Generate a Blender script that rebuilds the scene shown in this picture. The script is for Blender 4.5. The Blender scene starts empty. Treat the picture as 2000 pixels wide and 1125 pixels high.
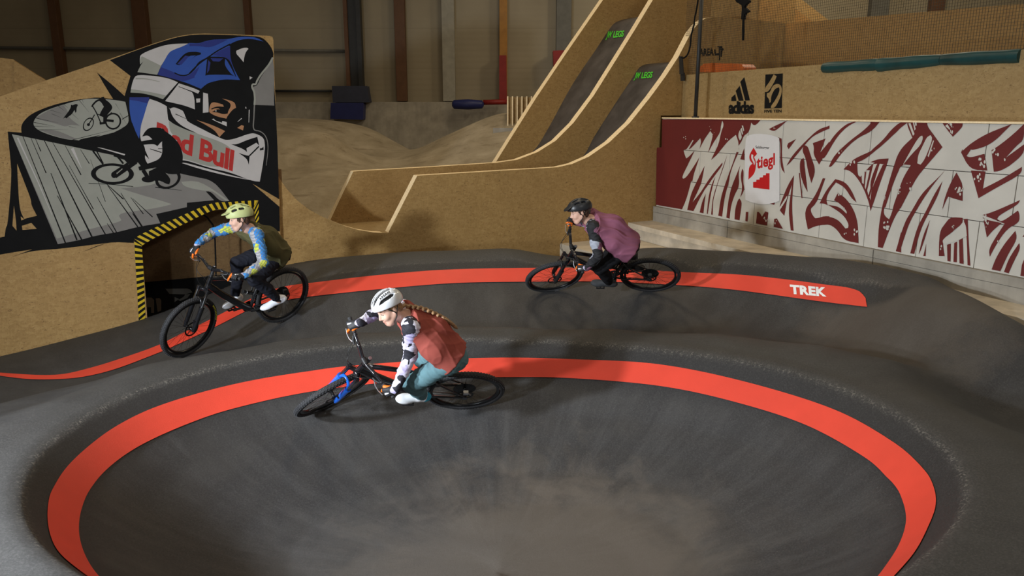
import bpy, math, random
import numpy as np
from mathutils import Vector, Matrix
from mathutils.geometry import tessellate_polygon
random.seed(7)
SC=bpy.context.scene; COL=SC.collection
F=1500.;PITCH=np.radians(13.0);CZ=2.25
_cp,_sp=np.cos(PITCH),np.sin(PITCH)
def ray(px,py):
    a=(px-1000)/F; b=-(py-562.5)/F
    return np.array([a,_cp+b*_sp,-_sp+b*_cp])
def atz(px,py,z):
    r=ray(px,py); return np.array([0,0,CZ])+r*((z-CZ)/r[2])
BC=np.array([-.1,5.0])
_rimpx=[(685,675),(450,710),(250,770),(85,870),(37,960),(75,1060),(165,1125),(1000,666),(1229,678),(1401,698),(1573,732),(1717,790),(1831,858),(1889,933),(1883,985),(1849,1048),(1791,1088)]
_p=[atz(a,b,-.015)[:2]-BC for a,b in _rimpx]
_th=[np.degrees(np.arctan2(v[1],v[0]))%360 for v in _p];_rr=[np.hypot(*v) for v in _p]
_th+=[240,255,270,285,300,315];_rr+=[2.25,2.08,2.0,2.05,2.2,2.5]
_o=np.argsort(_th);_th=np.array(_th)[_o];_rr=np.array(_rr)[_o]
_tg=np.arange(0,361,1.0);_rg=np.interp(_tg,np.r_[_th[-3:]-360,_th,_th[:3]+360],np.r_[_rr[-3:],_rr,_rr[:3]])
_k=np.exp(-.5*(np.arange(-12,13)/5.)**2);_k/=_k.sum()
_rg=np.convolve(np.r_[_rg[-13:-1],_rg,_rg[1:13]],_k,'valid')
def rimR(x,y):
    t=np.degrees(np.arctan2(y-BC[1],x-BC[0]))%360
    return np.interp(t,_tg,_rg)
_pr=np.array([-6,-2.6,-2.1,-1.6,-1.2,-.9,-.6,-.345,-.155,0.0,.08,.2,.35])
_pz=np.array([-1.05,-1.04,-1.02,-.965,-.86,-.725,-.545,-.33,-.155,-.015,.01,.012,0.0])
_f=np.linspace(-6,.35,1271);_fz=np.interp(_f,_pr,_pz)
_k2=np.exp(-.5*(np.arange(-30,31)/3.)**2);_k2/=_k2.sum()
_fz=np.convolve(np.r_[[_fz[0]]*30,_fz,[_fz[-1]]*30],_k2,'valid')
_cx=[(1000,506,.295),(1250,505,.31),(1323,508,.32),(1412,513,.335),(1512,520,.35),(1600,532,.37),(1700,546,.37),(1738,560,.32),(1765,595,.24),(800,515,.25),(700,528,.17),(620,543,.08),
(1000,487,.32),(1240,487,.33),(1370,490,.35),(1500,498,.38),(1620,509,.41),(1720,521,.43),(1812,540,.43),(1870,568,.40),(1950,613,.33),(2000,646,.26),(800,492,.25),(690,500,.16),(620,506,.1),(547,520,.08),
(270,625,-.46),(150,672,-.6),(0,695,-.71),(400,570,-.22),
(0,737,-.72),(150,733,-.68),(250,703,-.6),(345,667,-.47),(440,615,-.28),(600,573,-.03),(700,556,.04),(800,546,.1),(1000,538,.12),(1200,537,.12),(1350,547,.10),(1500,557,.145),(1600,569,.165),(1690,582,.18),
(1850,600,.33),
(1000,641,.04),(1200,645,.04),(1400,657,.04),(1600,674,.03),(850,645,.04),(685,655,.03),(500,676,.0),(430,688,-.03),(370,698,-.06),(290,711,-.09),(200,741,-.14),(100,763,-.25),(0,788,-.36),(1750,705,.0)]
_c=[tuple(atz(*q)) for q in _cx]
# beyond the far rim the fill drops away
for q in [(1000,487,.32),(1240,487,.33),(1370,490,.35),(1500,498,.38),(1620,509,.41),(1720,521,.43),(1812,540,.43),(1870,568,.40),(1950,613,.33),(2000,646,.26)]:
    v=atz(*q);d=v[:2]-BC;d=d/np.hypot(*d);_c.append((v[0]+d[0]*.6,v[1]+d[1]*.6,q[2]-.35))
_c+=[(-2.87,9.15,-.29),(-3.69,8.25,-.43),(.44,9.73,-.035),(1.72,9.5,.02),(0,8.6,-.33),(0,9.2,-.2),(-1.2,9.2,-.22),(-1.6,8.4,-.38),(1.4,8.6,-.3),(2.5,8.6,-.22),(3.3,8.0,-.25),
(3.9,7.3,-.18),(4.2,6.3,-.3),(5,6.2,-.3),(5,5,-.35),(4.4,4.2,-.3),(4.6,3,-.3),(4,2,-.2),(6.5,4,-.4),
(-4.2,5.0,-.12),(-4.4,4.0,-.1),(-4,6.3,-.2),(-5.5,5.5,-.4),(-6,6.5,-.62),(-6.8,7.6,-.74),(-5,7,-.6),(-3.9,7.7,-.48),(-2.6,8.1,-.4),(-4.5,2.5,-.1),(-7,4,-.45),(-3,1,-.1),(0,1,-.1),(3,.5,-.15),(0,2,-.08),
(-8,9,-.8),(-9,6,-.75)]
for a in range(0,360,12):
    r=np.interp(a,_tg,_rg);_ca,_sa=np.cos(np.radians(a)),np.sin(np.radians(a))
    for dr,z in ((.15,.01),(.33,.02)): _c.append((BC[0]+_ca*(r+dr),BC[1]+_sa*(r+dr),z))
_c=np.array(_c)
def _U(d2): return np.where(d2>1e-12,d2*np.log(np.maximum(d2,1e-12)),0)
_n=len(_c);_A=np.zeros((_n+3,_n+3));_D=((_c[:,None,:2]-_c[None,:,:2])**2).sum(-1)
_A[:_n,:_n]=_U(_D)+np.eye(_n)*.02;_A[:_n,_n]=1;_A[:_n,_n+1:]=_c[:,:2];_A[_n:,:_n]=_A[:_n,_n:].T
_w=np.linalg.solve(_A,np.r_[_c[:,2],[0,0,0]])
def tz(x,y):
    x=np.asarray(x,float);y=np.asarray(y,float);sh=x.shape;x=x.ravel();y=y.ravel()
    o=np.empty(len(x))
    for i in range(0,len(x),20000):
        a=x[i:i+20000];b=y[i:i+20000]
        d2=(a[:,None]-_c[None,:,0])**2+(b[:,None]-_c[None,:,1])**2
        o[i:i+20000]=_U(d2)@_w[:_n]+_w[_n]+a*_w[_n+1]+b*_w[_n+2]
    o=np.clip(o,-.95,.5)
    rho=np.hypot(x-BC[0],y-BC[1])-rimR(x,y)
    zi=np.interp(rho,_f,_fz); t=np.clip((rho-.1)/.25,0,1);t=t*t*(3-2*t)
    return (zi*(1-t)+o*t).reshape(sh)
def hit(px,py,far=14.):
    r=ray(px,py);t=np.arange(2.0,far,.01);x=r[0]*t;y=r[1]*t;z=CZ+r[2]*t
    g=z-tz(x,y);i=np.argmax(g<0)
    if g[i]>=0: return None
    f=g[i-1]/(g[i-1]-g[i]);tt=t[i-1]+f*.01
    return np.array([r[0]*tt,r[1]*tt,CZ+r[2]*tt])
# ---------------------------------------------------------------- helpers
def tag(o,label=None,cat=None,group=None,kind=None):
    if label: o['label']=label
    if cat: o['category']=cat
    if group: o['group']=group
    if kind: o['kind']=kind
    return o
class MB:
    """mesh builder: verts, faces, material index per face"""
    def __init__(s): s.v=[];s.f=[];s.m=[]
    def add(s,vs,fs,m=0):
        b=len(s.v); s.v+= [tuple(map(float,q)) for q in vs]; s.f+=[tuple(b+i for i in f) for f in fs]; s.m+=[m]*len(fs); return s
    def box(s,c,size,R=None,m=0):
        sx,sy,sz=[k/2 for k in size]; vs=[]
        for x in(-sx,sx):
            for y in(-sy,sy):
                for z in(-sz,sz):
                    p=Vector((x,y,z)); 
                    if R is not None: p=R@p
                    vs.append(Vector(c)+p)
        return s.add(vs,[(0,1,3,2),(4,6,7,5),(0,4,5,1),(2,3,7,6),(0,2,6,4),(1,5,7,3)],m)
    def prism(s,pts,off,m=0,mside=None):
        """closed polygon pts (3d) extruded by vector off"""
        n=len(pts);a=[Vector(p) for p in pts];b=[p+Vector(off) for p in a]
        tri=tessellate_polygon([a])
        s.add(a,[t for t in tri],m); s.add(b,[t[::-1] for t in tri],m)
        ms=m if mside is None else mside
        s.add(a+b,[(i,(i+1)%n,n+(i+1)%n,n+i) for i in range(n)],ms)
        return s
    def poly(s,pts,m=0):
        a=[Vector(p) for p in pts]; s.add(a,[t for t in tessellate_polygon([a])],m); return s
    def tube(s,pts,r,n=10,m=0,cap=True,flat=None):
        pts=[Vector(p) for p in pts]; k=len(pts); rs=r if isinstance(r,(list,tuple)) else [r]*k
        vs=[];T0=None;N=None
        for i,p in enumerate(pts):
            T=(pts[min(i+1,k-1)]-pts[max(i-1,0)]).normalized()
            if N is None:
                N=T.orthogonal().normalized() if flat is None else (Vector(flat)-T*Vector(flat).dot(T)).normalized()
            else: N=(N-T*N.dot(T)).normalized()
            B=T.cross(N)
            for j in range(n):
                a=2*math.pi*j/n; vs.append(p+(N*math.cos(a)+B*math.sin(a))*rs[i])
        fs=[(i*n+j,i*n+(j+1)%n,(i+1)*n+(j+1)%n,(i+1)*n+j) for i in range(k-1) for j in range(n)]
        if cap: fs+=[tuple(range(n))[::-1],tuple((k-1)*n+j for j in range(n))]
        return s.add(vs,fs,m)
    def lathe(s,prof,c,ax,n=48,m=0,closed=False):
        """prof: list of (radius, offset along axis)"""
        ax=Vector(ax).normalized();N=ax.orthogonal().normalized();B=ax.cross(N);c=Vector(c);vs=[]
        for i in range(n):
            a=2*math.pi*i/n; d=N*math.cos(a)+B*math.sin(a)
            for r,h in prof: vs.append(c+d*r+ax*h)
        k=len(prof);fs=[]
        for i in range(n):
            for j in range(k if closed else k-1):
                j2=(j+1)%k; fs.append((i*k+j,((i+1)%n)*k+j,((i+1)%n)*k+j2,i*k+j2))
        return s.add(vs,fs,m)
    def ell(s,c,rad,R=None,m=0,nu=16,nv=10):
        vs=[];c=Vector(c)
        for i in range(nv+1):
            t=math.pi*i/nv
            for j in range(nu):
                a=2*math.pi*j/nu;p=Vector((math.sin(t)*math.cos(a)*rad[0],math.sin(t)*math.sin(a)*rad[1],math.cos(t)*rad[2]))
                if R is not None:p=R@p
                vs.append(c+p)
        return s.add(vs,[(i*nu+j,(i+1)*nu+j,(i+1)*nu+(j+1)%nu,i*nu+(j+1)%nu) for i in range(nv) for j in range(nu)],m)
    def obj(s,name,mats,parent=None,smooth=False,bevel=0):
        me=bpy.data.meshes.new(name); me.from_pydata(s.v,[],s.f)
        for mt in (mats if isinstance(mats,(list,tuple)) else [mats]): me.materials.append(mt)
        me.polygons.foreach_set('material_index',s.m)
        if smooth: me.polygons.foreach_set('use_smooth',[True]*len(s.f))
        me.update(); o=bpy.data.objects.new(name,me); COL.objects.link(o)
        if parent is not None: o.parent=parent
        if smooth=='auto':
            me.set_sharp_from_angle(angle=math.radians(40))
        if bevel:
            b=o.modifiers.new('b','BEVEL');b.width=bevel;b.segments=2;b.limit_method='ANGLE'
        return o
def empty(name,mat=None,parent=None):
    o=bpy.data.objects.new(name,None); COL.objects.link(o); o.empty_display_size=.1
    if mat is not None: o.matrix_world=mat
    if parent is not None:o.parent=parent
    return o
# ---- materials
class NT:
    def __init__(s,name):
        s.m=bpy.data.materials.new(name); s.m.use_nodes=True; s.t=s.m.node_tree; s.n=s.t.nodes
        s.b=s.n['Principled BSDF']
    def add(s,ty,**k):
        q=s.n.new(ty)
        for a,b in k.items():
            if a.startswith('i_'): q.inputs[a[2:].replace('_',' ')].default_value=b
            else: setattr(q,a,b)
        return q
    def l(s,a,b): s.t.links.new(a,b)
    def noise(s,vec,scale,detail=4,rough=.55,dist=0):
        q=s.add('ShaderNodeTexNoise'); q.inputs['Scale'].default_value=scale;q.inputs['Detail'].default_value=detail;q.inputs['Roughness'].default_value=rough;q.inputs['Distortion'].default_value=dist
        if vec is not None:s.l(vec,q.inputs['Vector'])
        return q
    def ramp(s,fac,stops,interp='LINEAR'):
        q=s.add('ShaderNodeValToRGB'); q.color_ramp.interpolation=interp; e=q.color_ramp.elements
        while len(e)<len(stops): e.new(.5)
        for i,(p,c) in enumerate(stops): e[i].position=p;e[i].color=tuple(c)+(1,) if len(c)==3 else c
        s.l(fac,q.inputs['Fac']); return q
    def mix(s,fac,a,b,blend='MIX'):
        q=s.add('ShaderNodeMix',data_type='RGBA',blend_type=blend)
        for v,i in((fac,0),(a,6),(b,7)):
            if hasattr(v,'links'): s.l(v,q.inputs[i])
            else: q.inputs[i].default_value=v if i==0 else tuple(v)+(1,)
        return q.outputs[2]
    def bump(s,h,st=.3,dist=.01):
        q=s.add('ShaderNodeBump'); q.inputs['Strength'].default_value=st;q.inputs['Distance'].default_value=dist
        s.l(h,q.inputs['Height']); s.l(q.outputs[0],s.b.inputs['Normal'])
    def col(s,c):
        if hasattr(c,'links'): s.l(c,s.b.inputs['Base Color'])
        else: s.b.inputs['Base Color'].default_value=tuple(c)+(1,)
    def obj(s,gen=False):
        return s.add('ShaderNodeTexCoord').outputs['Object']
    def map(s,vec,scale=(1,1,1),rot=(0,0,0)):
        q=s.add('ShaderNodeMapping'); q.inputs['Scale'].default_value=scale;q.inputs['Rotation'].default_value=rot;s.l(vec,q.inputs['Vector']);return q.outputs[0]
MATS={}
def flat(name,c,rough=.6,metal=0,var=.12,scale=6,bump=0,bscale=80,coat=0,spec=.35):
    """plain coloured material with slight procedural mottling"""
    if name in MATS: return MATS[name]
    n=NT(name);v=n.obj();z=n.noise(v,scale,5)
    a=tuple(x*(1-var) for x in c);b=tuple(min(1,x*(1+var)) for x in c)
    n.col(n.ramp(z.outputs[0],[(.3,a),(.7,b)]).outputs[0])
    n.b.inputs['Specular IOR Level'].default_value=spec;n.b.inputs['Roughness'].default_value=rough;n.b.inputs['Metallic'].default_value=metal
    if coat:n.b.inputs['Coat Weight'].default_value=coat
    if bump: n.bump(n.noise(v,bscale,4).outputs[0],bump,.004)
    MATS[name]=n.m;return n.m
def osb_mat(name,tint=(1,1,1)):
    n=NT(name);v=n.obj()
    t=lambda c:tuple(a*b*k for a,b,k in zip(c,tint,(.84,.77,.60)))
    w=n.noise(v,9,3); 
    vv=n.add('ShaderNodeVectorMath',operation='MULTIPLY_ADD');n.l(w.outputs['Color'],vv.inputs[0]);vv.inputs[1].default_value=(.09,.09,.09);n.l(v,vv.inputs[2])
    vo=n.add('ShaderNodeTexVoronoi');vo.inputs['Scale'].default_value=17;n.l(n.map(vv.outputs[0],(1,1,2.4),(.5,.2,.3)),vo.inputs['Vector'])
    vo2=n.add('ShaderNodeTexVoronoi');vo2.inputs['Scale'].default_value=26;n.l(n.map(vv.outputs[0],(2.6,2.6,.9),(.1,.6,.9)),vo2.inputs['Vector'])
    c1=n.ramp(vo.outputs['Color'],[(0,t((.30,.185,.068))),(.5,t((.40,.265,.11))),(1,t((.50,.35,.165)))]).outputs[0]
    c2=n.ramp(vo2.outputs['Color'],[(0,t((.32,.20,.078))),(1,t((.47,.32,.145)))]).outputs[0]
    c=n.mix(.5,c1,c2)
    fl=n.noise(n.map(v,(1,1,2.6),(.7,.3,.2)),22,2,.5,1.4)
    c=n.mix(n.ramp(fl.outputs[0],[(.63,(0,0,0)),(.70,(.85,.85,.85))]).outputs[0],c,t((.15,.08,.03)))
    sp=n.noise(v,1.1,3); c=n.mix(n.ramp(sp.outputs[0],[(.35,(0,0,0)),(.75,(.35,.35,.35))]).outputs[0],c,t((.27,.17,.07)))
    n.col(c); n.b.inputs['Roughness'].default_value=.72
    n.bump(vo.outputs['Distance'],.15,.004)
    return n.m
def asphalt_mat():
    n=NT('asphalt');v=n.obj()
    g=n.noise(v,75,8,.92); c=n.ramp(g.outputs[0],[(.34,(.010,.010,.011)),(.5,(.032,.032,.034)),(.60,(.065,.064,.065)),(.70,(.20,.195,.185))]).outputs[0]
    # rubber / brush streaks running down into the bowl: noise squeezed around the bowl centre
    sub=n.add('ShaderNodeVectorMath',operation='SUBTRACT');n.l(v,sub.inputs[0]);sub.inputs[1].default_value=(BC[0],BC[1]+.1,0)
    ln=n.add('ShaderNodeVectorMath',operation='LENGTH');n.l(sub.outputs[0],ln.inputs[0])
    fl2=n.add('ShaderNodeVectorMath',operation='MULTIPLY');n.l(sub.outputs[0],fl2.inputs[0]);fl2.inputs[1].default_value=(1,1,0)
    nm_=n.add('ShaderNodeVectorMath',operation='NORMALIZE');n.l(fl2.outputs[0],nm_.inputs[0])
    m=n.add('ShaderNodeMath',operation='MULTIPLY');n.l(ln.outputs['Value'],m.inputs[0]);m.inputs[1].default_value=.10
    cb=n.add('ShaderNodeCombineXYZ');n.l(m.outputs[0],cb.inputs[2])
    ad2=n.add('ShaderNodeVectorMath',operation='ADD');n.l(nm_.outputs[0],ad2.inputs[0]);n.l(cb.outputs[0],ad2.inputs[1])
    st=n.noise(ad2.outputs[0],13,7,.68)
    away=n.ramp(ln.outputs['Value'],[(.45,(0,0,0)),(1.0,(1,1,1))]).outputs[0]
    def gate(x):
        q=n.add('ShaderNodeMath',operation='MULTIPLY');n.l(x,q.inputs[0]);n.l(away,q.inputs[1]);return q.outputs[0]
    c=n.mix(gate(n.ramp(st.outputs[0],[(.47,(0,0,0)),(.75,(.42,.42,.42))]).outputs[0]),c,(.10,.10,.10))
    c=n.mix(gate(n.ramp(st.outputs[0],[(.3,(.6,.6,.6)),(.46,(0,0,0))]).outputs[0]),c,(.022,.0215,.023))
    bl=n.noise(v,1.3,5,.6,.3)
    c=n.mix(n.ramp(bl.outputs[0],[(.5,(0,0,0)),(.75,(.5,.5,.5))]).outputs[0],c,(.07,.067,.062))
    # tan dust that has collected on the bowl floor and on the hip at the right
    def spot(cx,cy,r,amt,cc,c):
        s_=n.add('ShaderNodeVectorMath',operation='DISTANCE');mm=n.map(v,(1,1,0));n.l(mm,s_.inputs[0]);s_.inputs[1].default_value=(cx,cy,0)
        nz=n.noise(v,2.6,6,.65,.4);ad=n.add('ShaderNodeMath',operation='MULTIPLY_ADD');n.l(nz.outputs[0],ad.inputs[0]);ad.inputs[1].default_value=-1.4*r;n.l(s_.outputs['Value'],ad.inputs[2])
        return n.mix(n.ramp(ad.outputs[0],[(0,(amt,)*3),(min(1,r*.55),(0,0,0))]).outputs[0],c,cc)
    c=spot(.15,5.0,1.25,.42,(.20,.165,.13),c)
    c=spot(.9,5.2,.9,.25,(.16,.14,.12),c); c=spot(-.9,5.0,.9,.28,(.13,.125,.12),c)
    c=spot(4.3,7.9,1.1,.35,(.15,.12,.09),c)
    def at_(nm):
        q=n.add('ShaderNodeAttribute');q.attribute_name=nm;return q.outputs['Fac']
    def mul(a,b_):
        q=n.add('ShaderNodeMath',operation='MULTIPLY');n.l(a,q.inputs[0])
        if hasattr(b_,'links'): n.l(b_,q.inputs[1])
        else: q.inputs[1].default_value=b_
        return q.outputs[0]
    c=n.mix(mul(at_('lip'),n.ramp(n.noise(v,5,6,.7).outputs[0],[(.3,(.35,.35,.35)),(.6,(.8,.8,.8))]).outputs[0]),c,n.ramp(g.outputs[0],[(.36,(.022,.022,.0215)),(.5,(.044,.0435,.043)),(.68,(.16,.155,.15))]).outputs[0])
    c=n.mix(mul(at_('steep'),.85),c,n.ramp(g.outputs[0],[(.36,(.008,.008,.009)),(.52,(.021,.021,.023)),(.7,(.10,.10,.10))]).outputs[0])  # slope shade painted in: darker asphalt colour on the steep band
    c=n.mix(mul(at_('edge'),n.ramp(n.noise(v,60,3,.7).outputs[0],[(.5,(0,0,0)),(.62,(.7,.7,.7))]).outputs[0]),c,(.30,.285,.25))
    c=n.mix(1.0,c,(.78,.765,.75),'MULTIPLY')
    n.col(c);n.b.inputs['Roughness'].default_value=.66
    n.bump(g.outputs[0],.55,.006);return n.m
def concrete_mat(name,c,seam=0):
    n=NT(name);v=n.obj();a=n.noise(v,3,7,.6);b=n.noise(n.map(v,(3,3,.4)),2,5)
    k=n.ramp(a.outputs[0],[(.3,tuple(x*.72 for x in c)),(.7,tuple(x*1.15 for x in c))]).outputs[0]
    k=n.mix(n.ramp(b.outputs[0],[(.5,(0,0,0)),(.8,(.5,.5,.5))]).outputs[0],k,tuple(x*.6 for x in c))
    n.col(k);n.b.inputs['Roughness'].default_value=.85;n.bump(n.noise(v,60,4).outputs[0],.2,.004);return n.m
def dirt_mat():
    n=NT('packed_dirt');v=n.obj();a=n.noise(v,1.6,8,.62,.3);b=n.noise(v,45,4,.7)
    c=n.ramp(a.outputs[0],[(.3,(.22,.175,.11)),(.55,(.32,.265,.18)),(.75,(.40,.335,.24))]).outputs[0]
    c=n.mix(n.ramp(b.outputs[0],[(.6,(0,0,0)),(.7,(.6,.6,.6))]).outputs[0],c,(.13,.09,.04))
    tr=n.noise(n.map(v,(.35,2.2,2.2),(0,0,.7)),3.5,5,.6); c=n.mix(n.ramp(tr.outputs[0],[(.58,(0,0,0)),(.68,(.5,.5,.5))]).outputs[0],c,(.12,.085,.045))
    n.col(c);n.b.inputs['Roughness'].default_value=.95;n.bump(a.outputs[0],.5,.05);return n.m
def panel_wall_mat():
    n=NT('hall_cladding');v=n.obj();sp=n.add('ShaderNodeSeparateXYZ');n.l(v,sp.inputs[0])
    w=n.add('ShaderNodeTexWave',wave_type='BANDS',bands_direction='Z');w.inputs['Scale'].default_value=1.9;w.inputs['Distortion'].default_value=.05;n.l(v,w.inputs['Vector'])
    a=n.noise(v,.5,5);c=n.ramp(a.outputs[0],[(.3,(.225,.185,.12)),(.7,(.285,.24,.16))]).outputs[0]
    m=n.add('ShaderNodeMath',operation='MODULO');ad=n.add('ShaderNodeMath',operation='ADD');n.l(sp.outputs[2],ad.inputs[0]);ad.inputs[1].default_value=10.32;n.l(ad.outputs[0],m.inputs[0]);m.inputs[1].default_value=1.15
    c=n.mix(n.ramp(m.outputs[0],[(0,(.35,.35,.35)),(.02,(0,0,0))]).outputs[0],c,(.12,.1,.07))
    n.col(c);n.b.inputs['Roughness'].default_value=.6;n.bump(w.outputs[0],.15,.01);return n.m
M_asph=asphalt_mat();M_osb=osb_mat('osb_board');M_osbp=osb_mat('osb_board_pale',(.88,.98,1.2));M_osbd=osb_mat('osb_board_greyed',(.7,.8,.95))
M_edge=flat('sawn_board_edge',(.86,.68,.42),.6,scale=30);M_red=flat('red_track_paint',(.66,.055,.03),.55,scale=3,var=.06,bump=.35,bscale=160)
M_white=flat('white_track_paint',(.8,.8,.78),.6)
M_conc=concrete_mat('grey_concrete',(.33,.30,.25));M_concl=concrete_mat('pale_concrete',(.62,.54,.42));M_dirt=dirt_mat();M_wall=panel_wall_mat()
M_black=flat('black_paint',(.007,.007,.007),.85,spec=.12);M_steel=flat('dark_steel',(.03,.03,.03),.5,.3);M_brown=flat('brown_steel',(.10,.045,.02),.6);M_orange=flat('orange_steel',(.32,.15,.03),.6)
M_gsteel=flat('grey_steel',(.12,.115,.10),.6);M_lgsteel=flat('light_grey_steel',(.27,.25,.2),.6)
M_dark=flat('riding_surface_phenolic',(.066,.058,.054),.5,scale=2.2,var=.45,bump=.05)
# ---------------------------------------------------------------- planes of the hall
WP=np.array([0,12.55,0.]);WD=np.array([1,.55,0.]);WD/=np.linalg.norm(WD);WN=np.array([WD[1],-WD[0],0.])   # front face of the wooden ramp wall (normal toward viewer)
_rv=np.array([(331-1000)/F, _cp+(562.5-216.2)/F*_sp,0]);RD=-_rv/np.linalg.norm(_rv);RN=np.array([-RD[1]*-1,RD[0]*-1,0.])
RN=np.array([RD[1],-RD[0],0.]); 
if RN@np.array([0,-1,0])<0 and RN@np.array([-1,0,0])<0: RN=-RN
if RN[0]>0: RN=-RN
RP=np.array([2.63,14.0,0.])
def onpl(px,py,P,N):
    r=ray(px,py);O=np.array([0,0,CZ]);t=((P-O)@N)/(r@N);return O+r*t
def onW(px,py,off=0.): return onpl(px,py,WP+WN*off,WN)       # off>0 toward the viewer
def onR(px,py,off=0.): return onpl(px,py,RP+RN*off,RN)
def ony(px,py,y): return onpl(px,py,np.array([0,y,0.]),np.array([0,-1.,0]))
def smoothline(pts,n,closed=False):
    """catmull-rom through pts, n samples equally spaced by arc length"""
    P=np.array(pts,float);k=len(P);out=[]
    for i in range(k-1):
        p0=P[max(i-1,0)];p1=P[i];p2=P[i+1];p3=P[min(i+2,k-1)]
        for t in np.linspace(0,1,24,endpoint=False):
            out.append(.5*((2*p1)+(-p0+p2)*t+(2*p0-5*p1+4*p2-p3)*t*t+(-p0+3*p1-3*p2+p3)*t**3))
    out.append(P[-1]);out=np.array(out);s=np.r_[0,np.cumsum(np.linalg.norm(np.diff(out,axis=0),axis=1))]
    q=np.linspace(0,s[-1],n);return np.stack([np.interp(q,s,out[:,j]) for j in range(out.shape[1])],1)
_fonts={}
def text_tris(txt,bold=0,res=3,space=1.0,shear=0):
    cu=bpy.data.curves.new('t','FONT');cu.body=txt;cu.resolution_u=res;cu.offset=bold;cu.space_character=space;cu.shear=shear
    o=bpy.data.objects.new('t',cu);COL.objects.link(o)
    dg=bpy.context.evaluated_depsgraph_get();dg.update();me=bpy.data.meshes.new_from_object(o.evaluated_get(dg))
    V=np.array([v.co[:2] for v in me.vertices]);Fs=[tuple(p.vertices) for p in me.polygons]
    bpy.data.objects.remove(o);bpy.data.curves.remove(cu);bpy.data.meshes.remove(me)
    V[:,0]-=V[:,0].min(); V[:,0]/=V[:,0].max()
    return V,Fs      # x 0..1 ; y in font units (cap height ~.69)
def put_text(mb,txt,bl,br,tl,proj,m=0,bold=0,cap=.69,**k):
    """letters mapped so that the baseline runs bl->br and caps reach tl (pixel pairs), then dropped on a surface"""
    V,Fs=text_tris(txt,bold,**k);bl,br,tl=map(np.array,(bl,br,tl))
    P=[bl+(br-bl)*x+(tl-bl)*(y/cap) for x,y in V]
    mb.add([proj(*p) for p in P],Fs,m)
# ---------------------------------------------------------------- asphalt pump track
def wall_y(x): return WP[1]+x*WD[1]/WD[0]
def build_track():
    h=.034;xs=np.arange(-8.0,7.0,h);ys=np.arange(-1.0,13.0,h)
    X,Y=np.meshgrid(xs,ys,indexing='ij')
    keep=Y<wall_y(X)+.05
    d=(X-RP[0])*RN[0]+(Y-RP[1])*RN[1]          # distance in front of the right wall
    keep&=(d>.06)
    far=np.hypot(X-BC[0],Y-BC[1]); keep&=(far<10)
    kc=keep[:-1,:-1]&keep[1:,:-1]&keep[:-1,1:]&keep[1:,1:]
    need=np.zeros_like(keep);need[:-1,:-1]|=kc;need[1:,:-1]|=kc;need[:-1,1:]|=kc;need[1:,1:]|=kc
    idx=-np.ones(keep.shape,int);idx[need]=np.arange(need.sum())
    Z=tz(X[need],Y[need]);V=np.stack([X[need],Y[need],Z],1)
    a=idx[:-1,:-1][kc];b=idx[1:,:-1][kc];c=idx[1:,1:][kc];dd=idx[:-1,1:][kc]
    Fq=np.stack([a,b,c,dd],1)
    # skirt down to the hall floor
    from collections import defaultdict
    cnt=defaultdict(int)
    for q in Fq.tolist():
        for i in range(4): cnt[(q[i],q[(i+1)%4])]+=1
    vs=V.tolist();fs=Fq.tolist();low={}
    for (i,j) in list(cnt):
        if (j,i) not in cnt:
            for q in(i,j):
                if q not in low: low[q]=len(vs);vs.append([V[q][0],V[q][1],-1.25])
            fs.append([j,i,low[i],low[j]])
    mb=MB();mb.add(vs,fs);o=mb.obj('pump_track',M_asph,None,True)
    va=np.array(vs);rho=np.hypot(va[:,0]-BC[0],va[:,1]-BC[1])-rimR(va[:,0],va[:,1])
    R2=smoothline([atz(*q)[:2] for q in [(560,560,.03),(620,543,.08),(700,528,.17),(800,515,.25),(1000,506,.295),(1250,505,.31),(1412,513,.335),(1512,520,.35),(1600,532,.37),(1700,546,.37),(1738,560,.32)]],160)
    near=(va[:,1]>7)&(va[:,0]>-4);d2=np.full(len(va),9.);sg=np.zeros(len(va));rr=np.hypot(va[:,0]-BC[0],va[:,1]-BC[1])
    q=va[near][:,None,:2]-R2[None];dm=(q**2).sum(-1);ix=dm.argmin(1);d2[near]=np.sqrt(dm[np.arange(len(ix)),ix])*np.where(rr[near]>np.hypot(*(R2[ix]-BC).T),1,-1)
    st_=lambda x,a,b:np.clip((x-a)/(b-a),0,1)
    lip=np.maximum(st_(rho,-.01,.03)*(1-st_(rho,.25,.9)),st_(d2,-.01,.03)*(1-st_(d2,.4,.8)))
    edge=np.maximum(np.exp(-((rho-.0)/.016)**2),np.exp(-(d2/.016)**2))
    steep=np.maximum(st_(rho,-.42,-.3)*(1-st_(rho,-.04,.0)),st_(d2,-.30,-.2)*(1-st_(d2,-.04,0)))  # mask for the painted shade on the slopes just below both rims
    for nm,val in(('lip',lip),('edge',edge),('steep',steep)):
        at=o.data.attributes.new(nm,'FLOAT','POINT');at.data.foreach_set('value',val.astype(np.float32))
    tag(o,'black asphalt pump track with a deep round bowl and a raised far berm','track');return o
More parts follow.
